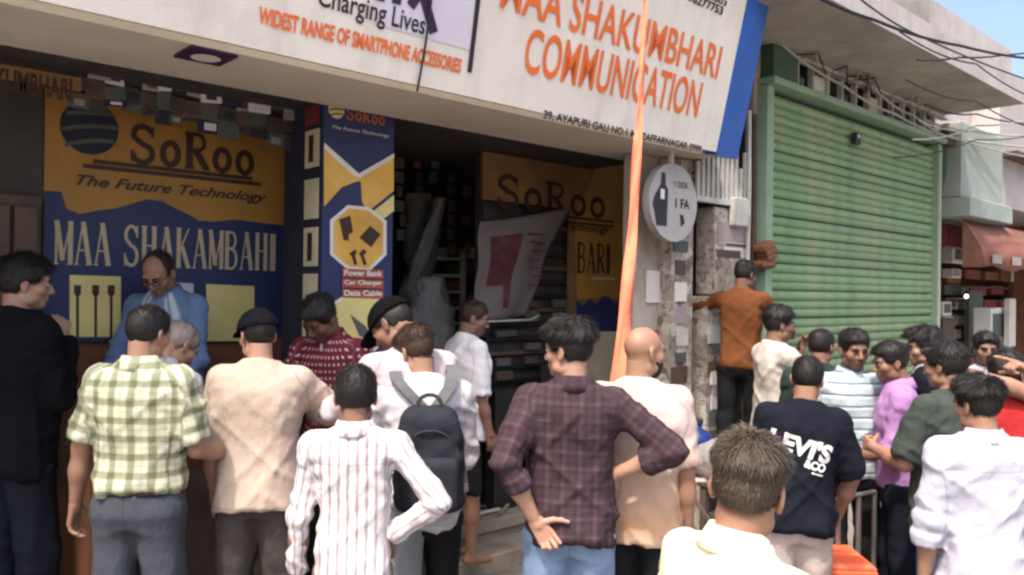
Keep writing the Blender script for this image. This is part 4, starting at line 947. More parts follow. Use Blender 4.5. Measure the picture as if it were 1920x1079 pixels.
def person(label, px, top, d, face=0, lean=0, side=0, head=(0, 0), L=((-.12, 0, -1), (-.04, .16, -1)), Rr=((.12, 0, -1), (.04, .16, -1)), hl='relaxed', hr='relaxed',
           pl=None, pr=None, skin='skin_brown', hair=None, shirt=None, pants=None, beard=None, glasses=False, cap=None, fat=1., floor=None, stance=(.10, .03), group='people in the crowd', res=.0125, head_sc=.90, stub=0., belt=None, shoes=True, lettering=None, eyes=True):
    hair = dict(dict(mat='hair_black', ht=.022, hs=.012, amp=.008, fz=.062, nz=-.062, n=900, ln=.022, back=99, freq=28), **(hair or {})); shirt = dict(dict(mat='cloth_white', sleeve='tee', hem=.86, fat=1., collar=False, e=0., fold=1.), **(shirt or {})); pants = dict(dict(mat='trouser_black', leg=.08, e=0.), **(pants or {}))
    rng = np.random.default_rng(int(px * 7 + top))
    piv = np.array((0, 0, .95)); U = roty(R(side)) @ rotx(-R(lean)); Ui = np.linalg.inv(U)
    up = lambda p: U @ (np.array(p, float) - piv) + piv
    hp = np.array((0, -.012, 1.485)); hc0 = np.array((0, .012, 1.588)); Hm = U @ rotz(R(head[0])) @ rotx(-R(head[1]))
    hw = lambda p: Hm @ (np.asarray(p, float) * head_sc + hc0 - hp) + up(hp)          # head-local point to body space
    HM = lambda P: (np.asarray(P) * head_sc + hc0 - hp) @ Hm.T + up(hp)
    htop = hw((0, -.01, .116 + hair['ht'] * .8))
    # arms
    J = {}
    for sd, (u_, f_), sg in (('l', L, -1), ('r', Rr, 1)):
        S = up((sg * .162, -.008, 1.39)); u_, f_ = unit(u_), unit(f_); E = S + u_ * .285; W = E + f_ * .245; J[sd] = (S, E, W, u_, f_)
    # placement: head top at photo point (px, top) and depth d
    r0 = ray(px, top); T = np.array(CAM) + np.array(r0) * d
    ang = math.atan2(CF.y, CF.x) - math.pi / 2 + R(face); ca, sa = math.cos(ang), math.sin(ang)
    s = 1.
    for _ in range(3):
        X = T[0] - s * (htop[0] * ca - htop[1] * sa); Y = T[1] - s * (htop[0] * sa + htop[1] * ca)
        g = floor if floor is not None else (.19 if Y > 4.34 and X < 5.6 else ground_z(X, Y)); s = (T[2] - g) / htop[2]
    print('person %-44s stature %.2f  at (%.2f %.2f %.2f)' % (label[:44], s * 1.72, X, Y, g))
    # ---- body field
    h = res
    pts = [J[k][i] for k in 'lr' for i in range(3)]; lo = np.minimum(np.min(pts, 0) - .12, (-.26, -.25, -.02)); hi = np.maximum(np.max(pts, 0) + .12, (.26, .25, 1.55))
    kn = {}; 
    hipz = .88
    for sg, k in ((-1, 'l'), (1, 'r')):
        dy = stance[1] * sg; kn[k] = (np.array((sg * .088, 0, hipz)), np.array((sg * stance[0], dy * .6 + .015, .47)), np.array((sg * (stance[0] + .01), dy - .005, .075)))
    if d < 3.3: h = min(h, .0105)
    b = Field(lo, hi, .016)
    b.add(torso_fn(TORSO, Ui, piv, fat, -.012, .80), lo, hi, .03, pad=0)
    for k in 'lr':
        S, E, W, u_, f_ = J[k]
        b.cap(up((0, -.015, 1.43)), S, .045, .045, .03); b.cap(S, E, .043, .036, .03); b.cap(E, E + (W - E) * .45, .037, .039, .02); b.cap(E + (W - E) * .4, W, .038, .026, .02)
        H0, K0, A0 = kn[k]; b.cap(H0, K0, .074, .050, .03); b.cap(K0, K0 + (A0 - K0) * .4, .049, .052, .02); b.cap(K0 + (A0 - K0) * .35, A0, .052, .033, .02)
        b.cap(A0 + (0, -.03, -.03), A0 + (0, .13, -.045), .032, .026, .03)
    b.cap(up((0, -.018, 1.43)), hw((0, -.028, -.05)), .053, .049, .02)
    Vb, Fb = b.nets(); VV = [Vb]; FF = [Fb]; tint = [np.ones((len(Vb), 4))]
    # hands
    for k, ps, ov in (('l', hl, pl), ('r', hr, pr)):
        S, E, W, u_, f_ = J[k]; n_ = np.array((1 if k == 'l' else -1, 0, 0.)); t_h = f_
        if ov: t_h, n_ = ov
        make_hand(W, t_h, n_, k == 'l', ps, VV, FF, .0045 if d < 3.7 else .006); tint.append(np.ones((len(VV[-1]), 4)))
    # head (in head space)
    hres = .0058 if d < 3.2 else .0075
    H = Field((-.11, -.135, -.165), (.11, .15, .145), hres)
    H.ell(CRC, CRR, .02); H.ell((0, .018, -.045), (.057, .072, .074), .03); H.ell((0, .060, -.092), (.026, .026, .022), .02)
    H.cap((-.036, .074, .026), (.036, .074, .026), .014, .014, .02)
    for sg in (-1, 1):
        H.ell((sg * .043, .052, -.022), (.026, .028, .026), .02); H.ell((sg * .050, .01, -.072), (.018, .035, .022), .02)
    for sg in (-1, 1): H.ell((sg * .031, .096, .006), (.016, .014, .010), .010, 'sub')
    H.cap((0, .086, .016), (0, .107, -.028), .0075, .0125, .012)
    for sg in (-1, 1): H.ell((sg * .012, .096, -.034), (.009, .011, .008), .006)
    H.ell((0, .088, -.058), (.022, .010, .0065), .006); H.ell((0, .086, -.069), (.019, .010, .0065), .006)
    for sg in (-1, 1):
        rt = rotz(R(sg * 22)); H.ell((sg * .079, -.014, -.004), (.008, .020, .033), .006, rot=rt); H.ell((sg * .087, -.008, -.002), (.006, .010, .018), .004, 'sub', rot=rt); H.ell((sg * .077, -.008, -.030), (.007, .010, .011), .006)
    nb_ = (Hm.T @ (up((0, -.018, 1.45)) - up(hp)) + hp - hc0) / head_sc
    H.cap((0, -.026, -.05), nb_, .052, .054, .03)
    Vh, Fh = H.nets()
    tn = np.ones((len(Vh), 4)); y, z, x = Vh[:, 1], Vh[:, 2], Vh[:, 0]
    lip = np.exp(-((x / .02) ** 2 + ((z + .063) / .010) ** 2)) * (y > .075); tn[:, 1] -= .35 * lip; tn[:, 2] -= .3 * lip; tn[:, 0] -= .08 * lip
    if stub: 
        sb = np.clip((-.035 - z) / .02, 0, 1) * np.clip((y - .0) / .03, 0, 1) * (1 - lip) * (z > -.13) + np.exp(-(((z + .045) / .008) ** 2 + (x / .03) ** 2)) * (y > .08); tn[:, :3] *= (1 - stub * np.clip(sb, 0, 1))[:, None]
    # hairline: short hair darkens the scalp beneath
    hz = np.interp(y, [-.12, -.08, -.035, -.015, .02, .045, .055, .075, .1], [hair['nz'], hair['nz'] - .004, hair['nz'] + .02, .01, .0, .012, .045, hair['fz'], hair['fz'] + .01])
    keep = lambda P: (P[..., 2] - np.interp(P[..., 1], [-.12, -.08, -.035, -.015, .02, .045, .055, .075, .1], [hair['nz'], hair['nz'] - .004, hair['nz'] + .02, .01, .0, .012, .045, hair['fz'], hair['fz'] + .01]))
    if hair['ht'] > 0:
        kk = np.clip(keep(Vh) / .02 + .8, 0, 1) * (np.abs(x) < .0775) * (y < hair['back']); tn[:, :3] *= (1 - .72 * kk)[:, None]
    VV.append(HM(Vh)); FF.append(Fh + sum(len(v) for v in VV[:-1])); tint.append(tn)
    root = make_mesh('person', np.concatenate(VV) * s, np.concatenate(FF), None, M[skin], {'tint': ('FLOAT_COLOR', np.concatenate(tint))})
    root.location = (X, Y, g); root.rotation_euler = (0, 0, ang); tag(root, label, 'person', group)
    # ---- hair
    if hair['ht'] > 0:
        Hf = Field((-.15, -.17, -.13), (.15, .16, .18), .0065 if d < 3.2 else .008)
        def hfn(P):
            q = (P - CRC) / CRR; l = np.linalg.norm(q, axis=-1); d0 = (l - 1) * .083; sk = keep(P)
            wob = (vnoise(P + px, 35) - .5) * .012; sk = sk + wob
            tz = np.clip((P[..., 2] - .03) / .055, 0, 1); tz = tz * tz * (3 - 2 * tz)
            th = hair['hs'] + (hair['ht'] - hair['hs']) * tz
            ag = np.arctan2(P[..., 0], P[..., 1] + .05); cl = np.stack([ag * 1.9 + px, np.sqrt(P[..., 0] ** 2 + (P[..., 1] + .05) ** 2) * 9, P[..., 2] * 5], -1)
            th = th + (1 - np.abs(2 * vnoise(cl, 3.2) - 1) - .55) * hair.get('clump', .0065) * (.35 + .65 * tz)
            th = th * np.clip(sk / .022 + .25, 0.1, 1) + (vnoise(P * (1, 1, .6) + px * .37, hair['freq']) - .5) * 2 * hair['amp'] * (tz * .8 + .2)
            dd = np.maximum(d0 - th, -sk * .8)
            if hair['back'] < 9: dd = np.maximum(dd, (P[..., 1] - hair['back'] - .035 * (np.abs(P[..., 0]) / .07) ** 2))
            return np.maximum(dd, -(d0 + .012))
        Hf.add(hfn, (-.15, -.17, -.13), (.15, .16, .18), .001, 'union', 0)
        Vr, Fr = Hf.nets()
        nr = vnormals(Vr, Fr)
        # strands over the cap so the outline and sheen read as hair
        ns = int(hair['n'] * 2.6); pick = rng.integers(0, len(Vr), ns); p0 = Vr[pick]; nn = nr[pick]; ok = keep(p0) > -.004; p0, nn = p0[ok], nn[ok]; ns = len(p0)
        crown = np.array((.0, -.05, .115)); fl = p0 - crown; fl -= nn * (fl * nn).sum(1)[:, None]; fl /= np.maximum(np.linalg.norm(fl, axis=1), 1e-4)[:, None]
        tz = np.clip((p0[:, 2] - .03) / .06, 0, 1); dr = fl * .95 + nn * (.12 + hair.get('up', .22) * tz)[:, None] + rng.normal(0, .20, (ns, 3)); dr /= np.linalg.norm(dr, axis=1)[:, None]
        ln = (hair['ln'] + .006) * rng.uniform(.5, 1.3, ns) * (.5 + .5 * tz); sd_ = np.cross(dr, nn); sd_ /= np.maximum(np.linalg.norm(sd_, axis=1), 1e-5)[:, None]; wd = rng.uniform(.0008, .0018, ns)
        a0 = p0 - nn * .003; m0 = p0 + dr * ln[:, None] * .55; e0 = p0 + dr * ln[:, None] - nn * (ln * .22)[:, None] + fl * (ln * .15)[:, None]
        SV = np.stack([a0 - sd_ * wd[:, None], a0 + sd_ * wd[:, None], m0 + sd_ * (wd * .8)[:, None], m0 - sd_ * (wd * .8)[:, None], e0 + sd_ * .0003, e0 - sd_ * .0003], 1).reshape(-1, 3)
        k6 = np.arange(ns)[:, None] * 6 + len(Vr); SF = np.concatenate([k6 + np.array([[0, 1, 2, 3]]), k6 + np.array([[3, 2, 4, 5]])])
        hs_ = 1.0
        make_mesh('hair', HM(np.concatenate([Vr, SV])) * s, np.concatenate([Fr, SF]), root, M[hair['mat']])
    # ---- face parts
    def headtube(name, P, r_, m, n=6): o = MB().tube([Vector(hw(p)) * s for p in P], r_ * s, n).build(name, M[m], root, True); return o
    turned = abs(((face + head[0] + 180) % 360) - 180)
    if eyes:
        for sg in (-1, 1):
            bmx = bmesh.new(); bmesh.ops.create_uvsphere(bmx, u_segments=10, v_segments=8, radius=.0105); 
            V = [np.array(v.co) for v in bmx.verts]; F = [[v.index for v in f.verts] for f in bmx.faces]; mi = [1 if (np.mean([V[i][1] for i in f]) > .0072) else 0 for f in F]; bmx.free()
            V = [hw(v * (1.1, .9, .85) + (sg * .031, .082, .006)) * s for v in V]
            o = mesh('eye', V, F, root, [M['eye_white'], M['eye_dark']], True); o.data.polygons.foreach_set('material_index', mi)
            headtube('eyebrow', [(sg * .014, .0925, .0225), (sg * .03, .0925, .028), (sg * .047, .079, .0235)], .0042, 'hair_black', 5)
            headtube('eyelid', [(sg * .018, .0915, .010), (sg * .031, .0945, .0148), (sg * .045, .086, .010)], .0032, skin, 5)
    if beard:
        Bf = Field((-.08, -.04, -.15), (.08, .14, -.0), .007)
        def bfn(P):
            q = (P - np.array((0, .022, -.052))) / np.array((.064, .080, .082)); d0 = (np.linalg.norm(q, axis=-1) - 1) * .07
            d0 = np.maximum(d0, P[..., 2] + .035 + .25 * np.maximum(0, .05 - np.abs(P[..., 0]) * .0 - P[..., 1]) * .0); d0 = np.maximum(d0, .02 - P[..., 1])
            mo = np.linalg.norm((P - np.array((0, .1, -.062))) / np.array((.026, .03, .011)), axis=-1) - 1; return np.maximum(d0, -mo * .012) + (vnoise(P, 90) - .5) * .006
        Bf.add(bfn, (-.08, -.04, -.15), (.08, .14, 0), .001, 'union', 0); Vq, Fq = Bf.nets()
        if len(Fq): make_mesh('beard', HM(Vq) * s, Fq, root, M['hair_black'])
    if glasses:
        gl = MB()
        for sg in (-1, 1):
            gl.tube([Vector(hw((sg * .032 + .022 * math.cos(a_), .106, .002 + .014 * math.sin(a_)))) * s for a_ in np.linspace(0, 2 * math.pi, 15)], .0022, 5)
            gl.tube([Vector(hw((sg * .054, .104, .006))) * s, Vector(hw((sg * .078, .0, .008))) * s], .002, 5)
        gl.tube([Vector(hw((-.01, .107, .006))) * s, Vector(hw((.01, .107, .006))) * s], .002, 5); gl.build('glasses', M['black_metal'], root)
    if cap:
        Cf = Field((-.13, -.15, -.02), (.13, .24, .17), .007)
        Cf.add(lambda P: np.maximum(np.abs((np.linalg.norm((P - CRC) / (CRR + .020), axis=-1) - 1) * .1) - .004, .030 - P[..., 2] + .12 * P[..., 1] * -1), (-.13, -.15, -.02), (.13, .16, .17), .004, 'union', 0)
        Vq, Fq = Cf.nets(); co = make_mesh('cap', HM(Vq) * s, Fq, root, M[cap])
        Df = Field((-.13, .03, -.02), (.13, .24, .12), .006); Df.add(lambda P: np.maximum(np.maximum(np.linalg.norm((P - np.array((0, .09, 0))) / np.array((.082, .095, 9)), axis=-1) * .08 - .08, np.abs(P[..., 2] - .044 + .35 * (P[..., 1] - .08) + 3.2 * P[..., 0] ** 2) - .0045), .075 - P[..., 1]), (-.13, .03, -.02), (.13, .24, .12), .003, 'union', 0)
        Vq, Fq = Df.nets(); make_mesh('visor', HM(Vq) * s, Fq, co, M[cap])
    # ---- clothes
    def patcoord(V):
        q = (V - piv) @ Ui.T + piv; th = np.arctan2(q[:, 0], -q[:, 1]); a = .17
        uv = np.stack([th * a, q[:, 2], np.zeros(len(V))], 1); back = np.abs(th) < 1.1; uv[back, 0] = np.clip(q[back, 0], -.17, .17) * 1.02
        uv[:, 0] = np.where(np.abs(th) < 1.1, q[:, 0], th * a)
        best = torso_fn(SHIRT, Ui, piv, fat)(V) - .012; tor = best.copy(); arm = np.full(len(V), 9.)
        for k in 'lr':
            S, E, W, u_, f_ = J[k]; off = .0
            for A, B, r_ in ((S, E, .058), (E, W, .046)):
                ba = B - A; t = ((V - A) @ ba) / (ba @ ba); tc = np.clip(t, -.0, 1); dv = V - A - tc[:, None] * ba; dd = np.linalg.norm(dv, axis=1) - r_
                ax = unit(ba); e1 = unit(np.cross(ax, (0, 1, .01))); e2 = np.cross(ax, e1); an = np.arctan2(dv @ e2, dv @ e1)
                arm = np.minimum(arm, dd); w = dd < best - .004; best = np.where(w, dd, best); uv[w] = np.stack([an[w] * .052, -off - tc[w] * np.linalg.norm(ba), np.zeros(w.sum())], 1); off += np.linalg.norm(ba)
        seam = np.stack([tor - arm - .004, np.where(arm < tor, .5, q[:, 2] - shirt['hem'] - .022), np.where(arm < tor, .5, q[:, 2] - 1.335) if shirt['collar'] else np.full(len(V), .5)], 1)
        return uv, seam
    sl = shirt['sleeve']; fs = fat * shirt['fat']; e = shirt['e']
    f = Field(lo - .03, hi + .03, h)
    hem = shirt['hem']
    f.add(torso_fn(SHIRT, Ui, piv, fs, e, hem, 1.478, neck=True, hemwave=shirt.get('wave', .006)), lo, hi, .03, pad=0.02)
    for k in 'lr':
        S, E, W, u_, f_ = J[k]
        f.cap(up((0, -.02, 1.425)), S + np.array((0, 0, .0)), .050, .055, .03)
        if sl == 'tee': f.cap(S, S + (E - S) * shirt.get('len', .80), .056 + e, .060 + e, .04, end=0)
        else:
            f.cap(S, E, .053 + e, .045 + e, .04); fr = {'long': 1., 'roll': .45, 'elbow': .12}[sl]; f.cap(E, E + (W - E) * fr, .044 + e, .035 + e if sl == 'long' else .043 + e, .02, end=0)
            if sl == 'roll': f.cap(E + (W - E) * .22, E + (W - E) * .46, .0485 + e, .049 + e, .004, end=0, start=0)
            if sl == 'long': f.cap(E + (W - E) * .8, E + (W - E) * 1., .0375 + e, .038 + e, .004, end=0, start=0)
    # soft folds
    Vs, Fs = f.nets(); nr = vnormals(Vs, Fs); q = (Vs - piv) @ Ui.T + piv
    def ridged(P, fr): return 1 - np.abs(2 * vnoise(P, fr) - 1)
    wl = np.clip((1.22 - q[:, 2]) / .3, 0, 1); A = shirt['fold']
    r45, r45b, r20 = roty(.75), roty(-.85), roty(.25)
    sharp = lambda P, fr, pw: np.maximum(0, ridged(P, fr)) ** pw
    back = np.clip((1.44 - q[:, 2]) / .1, .2, 1)
    dis = (sharp(q @ r20 * (1, 1, .22) + px * .11, 6.5, 3) - .3) * (.007 + .011 * wl) + (sharp((q @ r45) * (.3, .7, 1.3) + 7 + px, 8, 4) - .22) * (.012 * back + .006 * wl) + (sharp((q @ r45b) * (.3, .7, 1.3) + px * .7, 8.5, 4) - .22) * (.012 * back + .004 * wl) + (sharp((q @ r45b) * (.4, 1, 1.6) + px * 1.3, 16, 3) - .3) * .005 + (vnoise(q + px, 45) - .5) * .002
    for k in 'lr':
        S, E, W, u_, f_ = J[k]; dE = np.linalg.norm(Vs - E, axis=1); al = (Vs - E) @ unit(W - S); dis += np.exp(-(dE / .10) ** 2) * .005 * np.sin(al * 95 + 3 * vnoise(Vs, 15))
        dA = np.linalg.norm(Vs - (S + np.array((0, -.0, -.09)) - np.array((S[0] * .25, 0, 0))), axis=1); dis += np.exp(-(dA / .09) ** 2) * .006 * np.sin((Vs @ unit((S[0], .3, .9))) * 110)
    dis = np.maximum(dis * A - .002, -.007); Vs = Vs + nr * dis[:, None]
    uv, seam = patcoord(Vs)
    so = make_mesh('shirt', Vs * s, Fs, root, M[shirt['mat']], {'pat': ('FLOAT_VECTOR', uv), 'seam': ('FLOAT_VECTOR', seam)})
    if shirt['collar']:
        V = []; n = 28; prof = [(.060, 1.455), (.061, 1.512), (.067, 1.520), (.080, 1.488), (.090, 1.462), (.080, 1.458)]
        for r_, z in prof:
            for k in range(n):
                a_ = 2 * math.pi * k / n; y_ = r_ * math.sin(a_); fr = max(0, math.sin(a_)) ** 3
                V.append(up((r_ * math.cos(a_) * 1.02, y_ * 1.05 - .018 + .01 * fr, z - .02 - .35 * max(0, y_) + (r_ > .07) * fr * -.03)) * s)
        m_ = len(prof); F = [(i * n + k, i * n + (k + 1) % n, (i + 1) % m_ * n + (k + 1) % n, (i + 1) % m_ * n + k) for i in range(m_) for k in range(n)]
        o = mesh('collar', V, F, so, M[shirt.get('cmat', shirt['mat'])], True); at_ = o.data.attributes.new('pat', 'FLOAT_VECTOR', 'POINT'); ob_ = o; sm_ = o.data.attributes.new('seam', 'FLOAT_VECTOR', 'POINT'); sm_.data.foreach_set('vector', np.full(len(V) * 3, .5, np.float32)); at_ = o.data.attributes['pat']; at_.data.foreach_set('vector', np.array([(k % n * .012, i * .02, 0) for i in range(m_) for k in range(n)], np.float32).ravel())
    # trousers
    leg = pants['leg']; f = Field((-.30, -.24, max(0, leg - .03)), (.30, .24, 1.06), h * 1.15); pe = pants['e']
    wz = 1.0 if belt else min(.97, shirt['hem'] + .045)
    f.add(torso_fn(TORSO, np.eye(3), piv, fat, .010, .80, 1.0), (-.3, -.24, .78), (.3, .24, 1.05), .03, pad=0.02)
    for k in 'lr':
        H0, K0, A0 = kn[k]; f.cap(H0 + (0, -.010, -.01), K0, .086 + pe, .066 + pe, .035)
        if leg < .4: f.cap(K0, A0 + (0, 0, .03), .068 + pe, .060 + pe, .03)
        f.add(lambda P: np.maximum(leg - P[..., 2], P[..., 2] - wz), (-.3, -.24, 0), (.3, .24, 1.06), .01, 'max', 0) if k == 'r' else None
    Vp, Fp = f.nets(); nr = vnormals(Vp, Fp)
    lowz = np.clip(1 - np.abs(Vp[:, 2] - .5) / .2, 0, 1) + np.clip((.3 - Vp[:, 2]) / .15, 0, 1) + .35
    Vp = Vp + nr * ((ridged(Vp * (1, 1, 1.1) + px, 10) - .6) * .016 * lowz + (ridged(Vp * (1.2, 1.2, .5) + px * .3, 14) - .6) * .008)[:, None]
    make_mesh('trousers', Vp * s, Fp, root, M[pants['mat']], {'pat': ('FLOAT_VECTOR', Vp), 'seam': ('FLOAT_VECTOR', np.stack([np.where(Vp[:, 1] < 0, Vp[:, 0], .5) + np.where(Vp[:, 2] < .8, .5, 0), np.abs(np.abs(Vp[:, 0]) - .10) + np.abs(Vp[:, 2] - .86) * .25 + np.where(Vp[:, 1] > 0, .5, 0), Vp[:, 2] - .955], 1))})
    if belt:
        V = []; n = 30
        for r_, z in ((.0, .945), (.006, .945), (.006, .98), (.0, .98)):
            for k in range(n):
                a_ = 2 * math.pi * k / n; c_, s_ = math.cos(a_), math.sin(a_); V.append(np.array((math.copysign(abs(c_) ** .8, c_) * (.143 * fat + .016 + r_), math.copysign(abs(s_) ** .8, s_) * (.100 * fat + .016 + r_), z)) * s)
        mesh('belt', V, [(i * n + k, i * n + (k + 1) % n, (i + 1) % 4 * n + (k + 1) % n, (i + 1) % 4 * n + k) for i in range(4) for k in range(n)], root, M[belt], True)
    if shoes:
        for k in 'lr':
            A0 = kn[k][2]; f = Field(A0 + (-.07, -.12, -.085), A0 + (.07, .22, .06), .011)
            f.cap(A0 + (0, -.035, -.035), A0 + (0, .14, -.045), .040, .038, .02); f.cap(A0 + (0, -.03, -.02), A0 + (0, .0, .02), .042, .040, .02)
            zz = A0[2] - .072; f.add(lambda P: zz - P[..., 2], A0 + (-.07, -.12, -.085), A0 + (.07, .22, .06), .01, 'max', .02)
            Vq, Fq = f.nets(); make_mesh('shoe', Vq * s, Fq, root, M['shoe'])
    if lettering:
        bvh = BVHTree.FromPolygons([tuple(v) for v in Vs * s], [tuple(int(i) for i in q_) for q_ in Fs])
        for body, cx, cz, w_, h_, rot in lettering:
            V, F = text_mesh(body, bold=.045); bmx = bmesh.new(); vs = [bmx.verts.new(((v[0] - .5) * w_, 0, (v[1] - .5) * h_)) for v in V]
            for q_ in F:
                try: bmx.faces.new([vs[i] for i in q_])
                except ValueError: pass
            bmesh.ops.triangulate(bmx, faces=bmx.faces)
            for _ in range(3): bmesh.ops.subdivide_edges(bmx, edges=[e_ for e_ in bmx.edges if e_.calc_length() > .014], cuts=1); bmesh.ops.triangulate(bmx, faces=bmx.faces)
            c_, s_ = math.cos(R(rot)), math.sin(R(rot))
            for v in bmx.verts:
                x_, z_ = v.co.x * c_ - v.co.z * s_ + cx, v.co.x * s_ + v.co.z * c_ + cz; hit = bvh.ray_cast(Vector((x_ * s, -.8, z_ * s)), Vector((0, 1, 0)))
                v.co = Vector((x_ * s, (hit[0].y if hit[0] else -.12) - .0035, z_ * s))
            me = bpy.data.meshes.new('lettering'); bmx.to_mesh(me); bmx.free(); link('lettering', me, so, M['white_print'])
    return dict(root=root, up=up, s=s, J=J, hw=hw, shirt=(Vs * s, Fs), X=X, Y=Y, g=g, ang=ang)
# ------------------------------------------------------------------ cloth, skin and hair of the crowd
for k, c in dict(skin_brown=(.22, .118, .078), skin_dark=(.16, .075, .045), skin_light=(.36, .205, .145), skin_tan=(.30, .165, .108)).items(): M[k] = skin_mat(k, c)
M['hair_black'] = hair_mat('hair_black', (.012, .010, .010)); M['hair_brown'] = hair_mat('hair_brown', (.04, .022, .015)); M['hair_grey'] = hair_mat('hair_grey', (.062, .047, .034), .42); M['hair_old'] = hair_mat('hair_old', (.20, .17, .15), .5)
mm('eye_white', (.5, .46, .42), rough=.3, bstr=0); mm('eye_dark', (.012, .008, .006), rough=.2, bstr=0); mm('shoe', (.03, .025, .022), rough=.5); mm('white_print', (.72, .71, .72), rough=.7, bstr=0); mm('leather', (.02, .015, .012), rough=.5)
for k, c, kw in (('cloth_white', (.50, .48, .51), {}), ('cloth_bright', (.78, .76, .78), {}), ('cloth_offwhite', (.66, .60, .58), {}), ('cloth_beige', (.46, .36, .295), dict(var=.06)), ('cloth_cream', (.50, .45, .40), {}), ('cloth_black', (.005, .005, .007), {}), ('cloth_navy', (.008, .009, .016), {}),
                 ('cloth_green', (.045, .055, .048), dict(var=.3)), ('cloth_dark_green', (.025, .035, .03), {}), ('cloth_orange', (.14, .050, .018), dict(var=.25)), ('cloth_purple', (.34, .18, .38), dict(var=.12)), ('cloth_red_tee', (.36, .025, .025), {}),  # cloth_orange is darkened to carry the doorway shade in its colour
                 ('cloth_peach', (.72, .52, .42), dict(fade=(.60, .33, .17))), ('cloth_yellowish', (.80, .72, .50), {}), ('cloth_pinkish', (.46, .38, .40), {}), ('cloth_lilac_white', (.44, .435, .52), {}), ('cloth_grey_blue', (.30, .34, .42), {}), ('cloth_plum', (.12, .09, .11), {}),
                 ('trouser_black', (.012, .012, .014), {}), ('trouser_slate', (.058, .064, .078), dict(var=.2)), ('trouser_brown', (.06, .05, .048), {}), ('jeans_light', (.20, .28, .42), dict(fade=(.13, .18, .28))), ('jeans_blue', (.05, .10, .24), dict(fade=(.10, .17, .34))), ('trouser_beige', (.42, .34, .32), {}), ('trouser_navy', (.010, .012, .020), {}), ('trouser_grey', (.22, .23, .24), {}),
                 ('bag_black', (.022, .024, .032), dict(var=.3)), ('bag_strap', (.11, .11, .12), {})):
    M[k] = fabric(k, c, **kw)
G1 = [(0., 1.), (.10, (.95, .95, .92)), (.18, (.50, .53, .45)), (.46, (.46, .49, .41)), (.54, (.92, .92, .86)), (.78, (.97, .97, .95)), (.84, (.80, .82, .74)), (.90, 1.), (1., 1.)]
M['plaid_green'] = pattern('plaid_green', (.54, .53, .43), G1, G1, .080, .072)
D1 = [(0., (.85, .85, .88)), (.30, (.70, .66, .68)), (.46, (1.0, .95, 1.)), (.50, (1.32, 1.25, 1.34)), (.54, (1.0, .95, 1.)), (.80, (.72, .68, .70)), (1., (.85, .85, .88))]
M['plaid_dark'] = pattern('plaid_dark', (.070, .046, .052), D1, D1, .062, .062, var=.2)
M['check_red'] = pattern('check_red', (.12, .018, .03), over=((.44, .36, .37), .46, .78, .46, .78, .030, .034))
m, nt, b = _new('tee_peach'); M['tee_peach'] = m; _fabric_base(nt, b)      # a tee, pale at the shoulders and more orange towards the hem
tc = nt.nodes.new('ShaderNodeTexCoord'); sx = nt.nodes.new('ShaderNodeSeparateXYZ'); nt.links.new(tc.outputs['Object'], sx.inputs[0])
zz = math_(nt, 'ADD', sx.outputs[2], math_(nt, 'MULTIPLY', noise(nt, 5, 3), .16))
nt.links.new(seams(nt, ramp(nt, math_(nt, 'DIVIDE', zz, 1.6), [(.50, (.50, .40, .33)), (.60, (.47, .28, .17)), (.74, (.49, .35, .27)), (.84, (.50, .39, .365))])), b.inputs['Base Color'])
M['stripe_boy'] = pattern('stripe_boy', (.62, .58, .59), [(0., 1.), (.34, 1.), (.42, (.60, .53, .55)), (.66, (.56, .49, .52)), (.74, 1.), (1., 1.)], None, .036)
M['stripe_blue'] = pattern('stripe_blue', (.13, .19, .33), [(0., 1.), (.70, 1.), (.74, (3.5, 2.7, 1.7)), (.79, (3.5, 2.7, 1.7)), (.82, 1.), (.86, (3., 2.4, 1.6)), (.885, (3., 2.4, 1.6)), (.91, 1.), (1., 1.)], None, .5, absu=True)
M['polo_stripe'] = pattern('polo_stripe', (.34, .40, .43), None, [(0., 1.), (.25, 1.), (.3, (1.6, 1.5, 1.4)), (.45, (1.6, 1.5, 1.4)), (.5, (.4, .42, .5)), (.66, (.4, .42, .5)), (.7, 1.), (1., 1.)], .06, .062)
M['plaid_pale'] = pattern('plaid_pale', (.46, .46, .52), D1[:0] or [(0., 1.), (.4, 1.), (.5, (.7, .66, .72)), (.7, (.7, .66, .72)), (.8, 1.), (1., 1.)], [(0., 1.), (.4, 1.), (.5, (.72, .7, .76)), (.7, (.72, .7, .76)), (.8, 1.), (1., 1.)], .045, .045)
DOWN_L = ((-.14, 0, -1), (-.05, .16, -1)); DOWN_R = ((.14, 0, -1), (.05, .16, -1))

# ------------------------------------------------------------------ the crowd
# face: 0 = back to the camera, 90 = facing the left of the picture, -90 = facing right, 180 = towards the camera
person('person in black clothes with raised hand at the left end of the counter', 54, 476, 3.55, face=-28, head=(-28, 6), L=((-.2, .1, -1), (.1, .5, -.8)), Rr=((-.02, .30, -.95), (-.30, .22, .92)), hr='hold', skin='skin_light', hair=dict(ht=.03, hs=.022, ln=.03, n=1500, nz=-.075), shirt=dict(mat='cloth_black', sleeve='long', hem=.80, e=.012), pants=dict(mat='trouser_navy', e=.01))
person('balding man with glasses in a blue striped shirt looking down behind the counter', 286, 478, 4.15, face=172, head=(4, 30), lean=6, L=((-.2, .25, -.9), (.25, .8, -.5)), Rr=((.2, .25, -.9), (-.25, .8, -.5)), skin='skin_tan', hair=dict(mat='hair_brown', back=-.01, ht=.010, hs=.012), shirt=dict(mat='stripe_blue', sleeve='long', collar=True), stub=.3, glasses=True, floor=.22)
